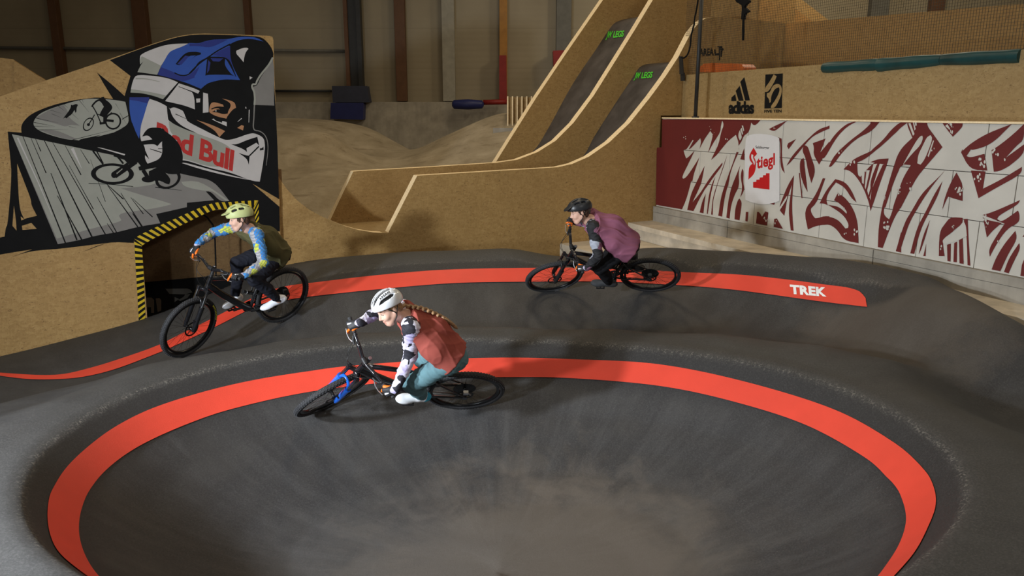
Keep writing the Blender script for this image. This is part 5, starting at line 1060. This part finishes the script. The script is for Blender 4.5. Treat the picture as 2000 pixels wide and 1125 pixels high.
def make_rider(key,label,cfg):
    P=RID[key];J={k:V3(v) for k,v in P['J'].items()};M,S,barp=bikes[key][1:]
    Mr=np.array(M.to_3x3());tol=lambda v:Mr.T@V3(v)
    G=grip_frame(key);sc=cfg.get('sc',1)
    N,PL=J['neck'],J['pel'];lat=unit(J['shL']-J['shR']);sp_=unit(PL-N);bk=unit(np.cross(lat,sp_));
    if bk@V3((-.4,0,1))<0: bk=-bk
    mid=N*.5+PL*.5+bk*cfg.get('arch',.035)
    f=unit(tol(cfg['fwd']));u=tol(cfg['up']);u=unit(u-f*(u@f));l=np.cross(u,f);H=J['head'];hp=lambda x,y,z:H+f*x*sc+l*y*sc+u*z*sc;HR=[f,l,u]
    # ---- body: one continuous surface
    b=Sdf(.0052)
    b.ell(hp(-.012,0,.035),(.098*sc,.077*sc,.092*sc),HR,.02);b.ell(hp(.03,0,-.035),(.064*sc,.062*sc,.078*sc),HR,.03)
    b.cap(hp(.056,-.012,-.103),hp(.056,.012,-.103),.026*sc,.026*sc,.03)
    for s in(1,-1):
        b.cap(hp(-.01,s*.052,-.055),hp(.045,s*.024,-.1),.022*sc,.02*sc,.03);b.ell(hp(.062,s*.036,-.042),(.026*sc,.024*sc,.022*sc),HR,.02)
        b.ell(hp(-.012,s*.079,-.018),(.019*sc,.008*sc,.031*sc),HR,.008);b.cap(hp(.078,s*.012,.022),hp(.068,s*.045,.022),.012*sc,.010*sc,.016)
        b.ell(hp(.096,s*.031,-.003),(.014*sc,.017*sc,.010*sc),HR,.010,0,'s')
    b.cap(hp(.088,0,.005),hp(.106,0,-.036),.0085*sc,.0125*sc,.012);b.cap(hp(.094,-.013,-.042),hp(.094,.013,-.042),.0085*sc,.0085*sc,.008)
    sm=cfg.get('smile',0)
    mw=.019+sm*.5;b.cap(hp(.080,-mw,-.070+sm*.5),hp(.0895,0,-.071),.005*sc,.006*sc,.006,1);b.cap(hp(.0895,0,-.071),hp(.080,mw,-.070+sm*.5),.0075*sc,.005*sc,.006,1);b.cap(hp(.083,-.013,-.082-sm*.12),hp(.083,.013,-.082-sm*.12),.006*sc,.006*sc,.006,1)
    b.chain([hp(-.025,0,-.05),hp(-.035,0,-.10)*.5+N*.5,N],[.056*sc,.053*sc,.06*sc],.03)
    for s in 'LR': b.chain([J['sh'+s],J['el'+s],J['wr'+s]],[.042,.036,.0235],.012);b.chain([J['hip'+s],J['kn'+s],J['an'+s]],[.076,.050,.034],.02);b.cap(N,J['sh'+s],.042,.036,.03)
    b.chain([N,mid,PL],[.055,.085,.095],.03)
    for s in 'LR': b.chain([J['sh'+s]*.6+N*.4+sp_*.05,J['hip'+s]],[.055,.07],.03)
    for s in 'LR':
        g,a=G[s];w=J['wr'+s];ff=unit((g-w)-a*((g-w)@a));uu=np.cross(a,ff);uu=uu if uu[2]>0 else -uu
        b.cap(w,g+uu*.022+ff*.004,.022,.013,.008)
        for i,o_ in enumerate((-.031,-.0105,.0105,.031)):
            k0=g+a*(o_)+ff*.016+uu*.025;b.chain([k0,g+a*o_+ff*.036+uu*.003,g+a*o_+ff*.021-uu*.022,g+a*o_-ff*.003-uu*.022],[.0075,.007,.0066,.006],.003)
        b.chain([w*.55+g*.45-a*.02,g-a*.045+uu*.01-ff*.01,g-a*.05-uu*.016+ff*.012],[.011,.008,.0065],.004)
        an=J['an'+s]
    cr=math.radians(P['crank']);ft={}
    for s,nm in((1,'L'),(-1,'R')):
        ball=V3((.435+s*.17*math.cos(cr),s*.145,.34+s*.17*math.sin(cr)+.045));an=J['an'+nm];dn=V3((0,0,-1.));fd=unit(ball-(an+V3((-.06,0,-.07))));ft[nm]=(ball,fd)
        b.chain([an,an-fd*.03+V3((0,0,-.045)),ball,ball+fd*.06],[.036,.03,.028,.02],.02)
    def rl(C,L): return L
    body=b.obj('person',[cfg.get('skin',M_skin),M_lip],None,None);body.matrix_world=M;tag(body,label,'person')
    # ---- eyes, teeth, brows
    for s in(1,-1):
        mb=MB();RM=Matrix([[f[i],l[i],u[i]] for i in range(3)]);mb.ell(hp(.084,s*.030,-.003),(.0055,.0125,.0052),RM,0,12,8);e=hp(.0875,s*.030+.003,-.003);mb.ell(e,(.0035,.0052,.0052),RM,1,10,6);mb.tube([tuple(hp(.088,s*.018,.0015)),tuple(hp(.0905,s*.030,.004)),tuple(hp(.084,s*.043,.000))],[.001,.0018,.001],6,1);mb.obj('eye',[M_eye,M_iris],body,True)
        mb=MB();mb.tube([tuple(hp(.088,s*.014,.019)),tuple(hp(.088,s*.032,.0245)),tuple(hp(.076,s*.050,.019))],[.0035,.0045,.0025],8);mb.obj('eyebrow',cfg.get('brow',M_browh),body,True)
    if sm: mb=MB();mb.tube([tuple(hp(.080,-.017,-.073+sm*.2)),tuple(hp(.0875,-.008,-.0765)),tuple(hp(.0885,0,-.0775)),tuple(hp(.0875,.008,-.0765)),tuple(hp(.080,.017,-.073+sm*.2))],[.002,.004,.0045,.004,.002],8);mb.obj('teeth',M_teeth,body,True)
    # ---- trousers
    t=Sdf(.0065);lo=cfg.get('loose',.010)
    for s in 'LR':
        k_,a_,h_=J['kn'+s],J['an'+s],J['hip'+s];t.chain([h_,h_*.4+k_*.6,k_],[.086+lo,.078+lo,.066+lo],.025);t.chain([k_,k_*.5+a_*.5+V3((-.015,0,0)),a_+(k_-a_)*cfg.get('hem',.08)],[.064+lo,.058+lo,.044+lo],.02)
    t.chain([mid*.1+PL*.9,PL],[.098,.108],.04);t.cap(J['hipL'],J['hipR'],.105,.105,.04);t.cap(PL+bk*-.02+sp_*.03,PL+sp_*.06,.10,.095,.04)
    o=t.obj('trousers',[cfg['trouser']],body,folds(cfg['seed']+1,cfg.get('fold',.006),110,J['knL']-J['hipL']))
    # ---- jersey torso
    j=Sdf(.0065);lj=cfg.get('jl',.020)
    j.chain([N+sp_*.02,mid,PL],[.075+lj,.112+lj,.125+lj],.05)
    hemv=sp_*cfg.get('hemlen',.02)
    for s in 'LR': j.chain([J['sh'+s]*.62+N*.38,J['sh'+s]*.4+J['hip'+s]*.6,J['hip'+s]*.85+PL*.15+hemv],[.076+lj,.082+lj,.112+lj],.06);j.cap(N*.45+J['sh'+s]*.55,J['sh'+s],.062+lj,.050+lj,.03)
    j.cap(J['shL']*.6+N*.4-bk*.02+sp_*.08,J['shR']*.6+N*.4-bk*.02+sp_*.08,.085,.085,.06)
    for q in cfg.get('bunch',[]): j.ell(PL+f*0+V3(q[:3]),q[3:6],None,.03)
    j.plane(N+(-sp_)*.012+(N-H)*.0,unit(H-N),.006);j.plane(PL+sp_*cfg.get('hemcut',.055),sp_,.01)
    o=j.obj('jersey',[cfg['jersey']],body,folds(cfg['seed']+2,cfg.get('jfold',.008)*1.15,52,np.cross(sp_,bk)+sp_*.3))
    # ---- sleeves
    for s in 'LR':
        v=Sdf(.006);sh,el,wr=J['sh'+s],J['el'+s],J['wr'+s]
        v.chain([sh*.62+N*.38,sh,sh*.45+el*.55,el],[.066,.070,.062,.055],.03);v.chain([el,el*.5+wr*.5,wr],[.054,.048,.037],.02)
        o=v.obj('sleeve',[cfg['sleeve']],body,folds(cfg['seed']+3,.006,120,el-sh+(wr-el)*.5))
    # ---- gloves with five fingers
    for s in 'LR':
        g,a=G[s];w=J['wr'+s];ff=unit((g-w)-a*((g-w)@a));uu=np.cross(a,ff);uu=uu if uu[2]>0 else -uu
        v=Sdf(.0033);v.cap(w+(J['el'+s]-w)*.06,w*.8+g*.2,.034,.031,.012,3)
        for o_ in(-.026,0,.026): v.cap(w*.7+g*.3+a*o_*.5,g+a*o_+ff*.010+uu*.026,.024,.0155,.016,0)
        v.cap(w*.6+g*.4+a*.018+uu*.012,g+a*.01+ff*.008+uu*.036,.009,.008,.006,2)
        for i,o_ in enumerate((-.032,-.011,.010,.031)):
            k0=g+a*o_+ff*.018+uu*.029
            if i==0: pts=[k0,g+a*o_+ff*.045+uu*.014,g+a*(o_-.003)+ff*.066-uu*.004,g+a*(o_-.006)+ff*.070-uu*.022]
            else: pts=[k0,g+a*o_+ff*(.039-.002*i)+uu*.004,g+a*o_+ff*.023-uu*.024,g+a*o_-ff*.004-uu*.024]
            v.chain(pts,[.0115,.0105,.0098,.0088] if i<3 else [.0105,.0095,.0088,.008],.004,1 if i==0 else 0)
        v.chain([w*.5+g*.5-a*.024,g-a*.044+uu*.012-ff*.006,g-a*.050-uu*.012+ff*.016],[.017,.0125,.010],.008,1)
        o=v.obj('glove',[M_gb,M_go,M_gw,M_gc],body)
    # ---- socks
    for s in 'LR':
        v=Sdf(.006);a_=J['an'+s];k_=J['kn'+s];v.chain([a_*.6+k_*.4,a_,a_-ft[s][1]*.03+V3((0,0,-.035))],[.046,.041,.038],.02);v.obj('sock',[M_plastic],body)
    # ---- shoes
    for s,nm in((1,'L'),(-1,'R')):
        ball,fd=ft[nm];an=J['an'+nm];up=unit(V3((0,0,1.))-fd*fd[2]);sd=np.cross(up,fd);R_=[fd,sd,up];heel=ball-fd*.155+up*.004
        v=Sdf(.0045);v.ell(ball*.45+heel*.55+up*.018,(.125,.042,.044),R_,.015,0);v.ell(ball+fd*.03+up*.004,(.088,.052,.037),R_,.02,cfg.get('toe',0));v.ell(heel+up*.026,(.05,.041,.050),R_,.02,cfg.get('heel',0));v.cap(heel*.6+ball*.4+up*.04,an*.55+heel*.45+up*.012,.042,.045,.02,0)
        v.plane(ball-up*.022,-up,.004)
        sole=lambda C,L:np.where((C-(ball-up*.006))@up<0,1,L)
        o=v.obj('shoe',[cfg['shoe'],cfg['sole'],cfg.get('accent',cfg['shoe'])],body,None,sole)
        mb=MB()
        for i in range(5):
            q=ball-fd*(.012+i*.017)+up*(.040+i*.0068);mb.tube([tuple(q+sd*.020-up*.004),tuple(q+up*.003),tuple(q-sd*.020-up*.004)],.0026,6)
        mb.obj('laces',cfg.get('lace',cfg['shoe']),o,True)
    # ---- helmet
    hc=hp(*cfg.get('hpos',(-.016,0,.052)));hr=np.array(cfg['hrad'])*sc
    v=Sdf(.0042);v.ell(hc,hr,HR,.01);inner=hr-np.array([.0135,.0135,.0135]);v.ell(hc-u*.004,inner,HR,.004,0,'s')
    cutn=unit(-u+f*cfg.get('cut',.12));v.plane(hc-u*cfg.get('cutz',.028),cutn,.006)
    def onh(th,y,k=1.0):   # th: front(0)->rear(pi) over the crown, y lateral fraction
        c_=math.cos(th);s_=math.sin(th);r=math.sqrt(max(0,1-y*y));return hc+(f*hr[0]*c_*r+l*hr[1]*y+u*hr[2]*s_*r)*k
    for ys,t0,t1,r in cfg['vents']:
        pts=[onh(t0+(t1-t0)*i/6,k=.94,y=ys(t0+(t1-t0)*i/6) if callable(ys) else ys*(.55+.45*math.sin(t0+(t1-t0)*i/6))) for i in range(7)]
        v.chain(pts,[r*.45]+[r]*5+[r*.45],.003,0,'s')
    if 'visor' in cfg:
        tilt=cfg['visor'];vf=unit(f*math.cos(tilt)-u*math.sin(tilt));vu=np.cross(vf,l);
        if vu@u<0:vu=-vu
        q=hc+f*hr[0]*.80+u*hr[2]*.30;v.ell(q+vf*.018,(.058,.085*sc,.0085),[vf,l,vu],.012,0)
    o=v.obj('helmet',[cfg['helmet']],body);hel=o
    v=Sdf(.006);v.ell(hc-u*.002,hr-np.array([.017,.017,.017]),HR,.01);v.plane(hc-u*cfg.get('cutz',.028),cutn,.006);v.obj('helmet_liner',[M_plastic],hel)
    for s in(1,-1):
        mb=MB();e=hp(-.012,s*.084,-.05);mb.tube(smoothline([tuple(hp(.035,s*.081,.02)),tuple(e),tuple(hp(.035,s*.045,-.112)),tuple(hp(.040,0,-.133))],12).tolist(),.0042,6);mb.tube([tuple(hp(-.055,s*.082,.01)),tuple(e)],.0035,6);mb.obj('chin_strap',M_plastic,hel,True)
    return body,J,dict(f=f,l=l,u=u,hp=hp,hc=hc,hr=hr,N=N,sp=sp_,bk=bk,lat=lat,PL=PL,mid=mid,onh=onh,hel=hel,M=M)
M_helw=flat('helmet_white',(.72,.74,.77),.18,var=.02,coat=.6);M_helg=flat('helmet_sage',(.46,.50,.22),.5,var=.05);M_helb=flat('helmet_black',(.02,.021,.023),.35,var=.15)
# front rider
bw,Jw,cw=make_rider('w','smiling person in rust red jersey and white helmet with long braid, riding the near bowl',dict(seed=1,fwd=(-.74,-.58,-.44),up=(-.20,.05,1),smile=.018,skin=M_skin2,sc=.97,arch=.045,
 jersey=cloth('jersey_rust',(.29,.066,.050)),trouser=cloth('trousers_teal',(.105,.20,.225)),sleeve=patch_mat('sleeve_white_black',[(0,(.012,.012,.02)),(.34,(.62,.60,.74)),(.55,(.42,.38,.60)),(.66,(.66,.64,.78))],11,(1,1.5,.8)),
 shoe=flat('shoe_white',(.70,.72,.74),.5,var=.03),sole=flat('sole_white',(.6,.62,.63),.6),accent=flat('shoe_cyan',(.05,.42,.62),.5,var=.05),heel=2,lace=flat('lace_cyan',(.05,.4,.6),.5),helmet=M_helw,hrad=(.142,.108,.112),cutz=.03,cut=.16,
 vents=[(0.0,.4,2.5,.0135),(.35,.4,2.45,.0135),(-.35,.4,2.45,.0135),(.87,.5,2.35,.0135),(-.87,.5,2.35,.0135)],hem=.02,fold=.006,jfold=.0055,hemcut=.035))
# left rider
bm,Jm,cm=make_rider('m','person in olive jersey with blue and yellow sleeves and green helmet riding past the doorway',dict(seed=11,fwd=(-.86,-.50,-.12),up=(-.12,.0,1),skin=M_skin2,arch=.04,
 jersey=cloth('jersey_olive',(.085,.078,.035)),trouser=cloth('trousers_navy_black',(.012,.013,.020)),sleeve=patch_mat('sleeve_blue_yellow',[(0,(.02,.19,.52)),(.36,(.36,.35,.36)),(.68,(.50,.55,.05)),(.84,(.03,.22,.55))],12,(1,1.4,.9),(.9,.2,.5),stripe=(14,(.12,.13,.16),.55)),
 shoe=flat('shoe_offwhite',(.74,.76,.82),.55,var=.03),sole=flat('sole_cream',(.42,.38,.28),.6),helmet=M_helg,hrad=(.148,.118,.115),cutz=.035,cut=.05,visor=.25,
 vents=[(0.0,1.1,1.9,.013),(.42,.85,1.4,.015),(-.42,.85,1.4,.015),(.46,1.75,2.5,.016),(-.46,1.75,2.5,.016),(.86,.6,1.05,.016),(-.86,.6,1.05,.016),(.84,1.45,2.1,.015),(-.84,1.45,2.1,.015)],hem=.06,fold=.005,jfold=.007))
# far rider
bt,Jt,ct=make_rider('t','person in baggy purple jersey and black helmet crouched over a bike on the far berm',dict(seed=21,fwd=(-.95,-.20,-.22),up=(-.18,.0,1),skin=M_skin2,sc=.97,arch=.06,jl=.03,
 bunch=[(*(V3(RID['t']['J']['hipL'])-V3(RID['t']['J']['pel'])+V3((.075,.02,-.035))),.085,.07,.085)],jersey=cloth('jersey_purple',(.24,.085,.135)),trouser=cloth('trousers_black',(.010,.010,.012)),sleeve=patch_mat('sleeve_black_grey',[(0,(.012,.012,.014)),(.45,(.34,.36,.42)),(.68,(.20,.08,.13)),(.84,(.012,.012,.014))],10,(1,1.6,.8),(.2,.5,.1)),
 shoe=flat('shoe_grey',(.045,.047,.05),.7),sole=flat('sole_dark',(.02,.02,.022),.7),helmet=M_helb,hrad=(.150,.112,.108),cutz=.03,cut=.10,visor=.45,
 vents=[(0.0,.9,2.6,.010),(.4,.9,1.5,.011),(-.4,.9,1.5,.011),(.4,1.7,2.4,.011),(-.4,1.7,2.4,.011),(.8,.8,1.5,.010),(-.8,.8,1.5,.010),(.8,1.7,2.3,.010),(-.8,1.7,2.3,.010)],hem=.06,fold=.006,jfold=.009,hemcut=.09,hemlen=.05))
# ---- hair
M_hair=flat('hair_blond',(.27,.155,.075),.5,scale=70,var=.45,bump=.4,bscale=120);M_hairb=flat('hair_brown',(.07,.035,.02),.6,scale=60,var=.4,bump=.4,bscale=120)
def hair(body,c,mat,parts,extra=None):
    v=Sdf(.0048)
    for a,r in parts: v.ell(c['hp'](*a),r,[c['f'],c['l'],c['u']],.02)
    v.ell(c['hp'](.035,0,-.035),(.070,.070,.085),[c['f'],c['l'],c['u']],.006,0,'s')
    if extra: extra(v)
    return v.obj('hair',[mat],body,folds(5,.004,260,c['u']))
hair(bw,cw,M_hair,[((-.045,0,.0),(.062,.080,.065)),((-.07,0,-.03),(.045,.06,.05)),((.0,.066,.012),(.03,.016,.03)),((.0,-.066,.012),(.03,.016,.03))])
N_,s_,b_,l_=cw['N'],cw['sp'],cw['bk'],cw['lat'];nape=cw['hp'](-.10,0,-.035)
path=smoothline([tuple(nape),tuple(nape*.4+(N_+b_*.115)*.6),tuple(N_+b_*.14+s_*.05),tuple(N_+b_*.175+s_*.16),tuple(N_+b_*.195+s_*.28),tuple(N_+b_*.195+s_*.38)],25)
v=Sdf(.0042)
for i in range(17):
    p=path[i];t=unit(path[i+1]-path[i]);sd=1 if i%2 else -1;side=unit(np.cross(t,b_));a=p+side*sd*.016-t*.004;e=p-side*sd*.010+t*.022+b_*.006;v.cap(a,e,.015,.009,.003)
for i in range(17,24): v.cap(path[i],path[i+1],.017-.0004*(i-17),.017-.0015*(i-16),.01)
o=v.obj('braid',[M_hair],bw,folds(6,.002,500,s_))
mb=MB();t=unit(path[17]-path[16]);mb.lathe([(.013,-.006),(.018,-.003),(.018,.003),(.013,.006)],path[17],t,16);mb.obj('hair_tie',M_plastic,bw,True)
hair(bm,cm,M_hairb,[((-.055,0,-.005),(.058,.082,.062)),((-.06,0,-.045),(.045,.062,.038)),((.012,.074,.0),(.028,.012,.036)),((.012,-.074,.0),(.028,.012,.036)),((.07,0,.045),(.03,.05,.014))])
hair(bt,ct,M_hairb,[((-.055,0,-.005),(.055,.078,.058)),((-.06,0,-.05),(.042,.058,.035)),((.0,.072,.0),(.022,.010,.03)),((.0,-.072,.0),(.022,.010,.03))])
# ---- lettering on helmets, jerseys and trousers
def stick(txt,body,origin,xdir,ydir,w,hgt,mat,name,project,**k):
    V,Fs=text_tris(txt,.03,res=2,**k);mb=MB();mb.add([project(origin+xdir*w*x+ydir*hgt*(y/.69)) for x,y in V],Fs);return mb.obj(name,mat,body)
def on_hel(c,k=1.012):
    def f_(p):
        q=p-c['hc'];a=np.array([q@c['f'],q@c['l'],q@c['u']])/c['hr'];return c['hc']+q*(k/np.linalg.norm(a))
    return f_
stick('AREA47',cw['hel'],cw['onh'](.95,.665)+0,unit(cw['onh'](2.0,.70)-cw['onh'](.95,.665)),unit(cw['onh'](1.4,.40)-cw['onh'](1.4,.68)),.105,.019,M_black,'helmet_lettering',on_hel(cw))
def on_mesh(o,dirv,off=.003,start=.3):
    """drop points on the surface of mesh o, looking along -dirv"""
    from mathutils.bvhtree import BVHTree
    me=o.data;bv=BVHTree.FromPolygons([v_.co for v_ in me.vertices],[tuple(p.vertices) for p in me.polygons]);d=Vector(unit(dirv))
    def f_(p):
        h=bv.ray_cast(Vector(p)+d*start,-d)
        return tuple(h[0]+d*off) if h[0] is not None else tuple(p)
    return f_
def child(body,nm): return [o for o in body.children if o.name.split('.')[0]==nm][0]
for body,c,key,mat in((bw,cw,'w',M_plastic),(bt,ct,'t',M_plastic)):
    out=unit(c['bk']*.8+c['lat']*.75);o0=c['N']*.45+V3(RID[key]['J']['shL'])*.55
    stick('TREK',child(body,'jersey'),o0+c['sp']*.03,unit(c['lat']),-c['sp'],.075,.022,mat,'jersey_lettering',on_mesh(child(body,'jersey'),out))
cfg=cm;hL=V3(RID['m']['J']['hipL']);kL=V3(RID['m']['J']['knL']);d_=unit(kL-hL);stick('TREK',child(bm,'trousers'),hL+d_*.02+np.cross(d_,[0,1,0])*.0,-unit(V3((d_[0]*.2-.5,0,-.6)))*-1,unit(V3((.6,0,-.3)))*-1,.075,.016,M_gw,'trouser_lettering',on_mesh(child(bm,'trousers'),(0,1,0)))
# ---------------------------------------------------------------- light
def area(name,loc,tgt,size,power,col=(1,1,1),sy=None,spread=180):
    L=bpy.data.lights.new(name,'AREA');L.energy=power;L.color=col;L.size=size
    if sy: L.shape='RECTANGLE';L.size_y=sy
    L.spread=math.radians(spread)
    o=bpy.data.objects.new(name,L);COL.objects.link(o);o.location=loc
    d=Vector(tgt)-Vector(loc);o.rotation_euler=d.to_track_quat('-Z','Y').to_euler();return o
area('flash_head',(-5.8,2.1,2.25),(-.6,7.4,.2),.35,360,(.86,.93,1.0),spread=130)
area('flash_head',(-4.0,2.4,1.25),(-1.8,3.8,.0),.25,150,(.86,.93,1.0),spread=150)
area('flash_head',(4.5,-1.5,5.5),(1.5,7,.0),.6,50,(1,.95,.9),spread=120)
for x,y,w in((-7,2,60),(0,2,75),(7,2,75),(-7,10,70),(0,10,115),(7,10,110),(-7,18,45),(1,18,120),(8,18,150)): area('hall_and_fill_lamp',(x,y,9.5),(x,y,0),1.2,w,(1,.84,.60),2.4)
area('ramp_lamp',(4.6,15.6,5.4),(2.6,14.6,3.6),.4,40,(1,.72,.35))
area('hall_and_fill_lamp',(8.5,16,8.5),(9,20,3),1.2,260,(1,.86,.6))  # added fill light that brightens the back wall at upper right
area('hall_and_fill_lamp',(-1.6,13.6,6.5),(-1.2,12.9,1),.8,75,(1,.80,.52))  # added warm fill to brighten the boards at the lane mouth
W=bpy.data.worlds.new('hall_air');SC.world=W;W.use_nodes=True;W.node_tree.nodes['Background'].inputs[0].default_value=(1,.85,.66,1);W.node_tree.nodes['Background'].inputs[1].default_value=.06
# ---------------------------------------------------------------- camera
cd=bpy.data.cameras.new('camera');cd.sensor_width=36;cd.lens=36*F/2000;cam=bpy.data.objects.new('camera',cd);COL.objects.link(cam)
cam.location=(0,0,CZ);cam.rotation_euler=(math.radians(77),0,0);cd.clip_end=200;SC.camera=cam
SC.view_settings.view_transform='Standard';SC.view_settings.look='None';SC.view_settings.exposure=0.12;SC.view_settings.gamma=1;SC.view_settings.use_curve_mapping=False
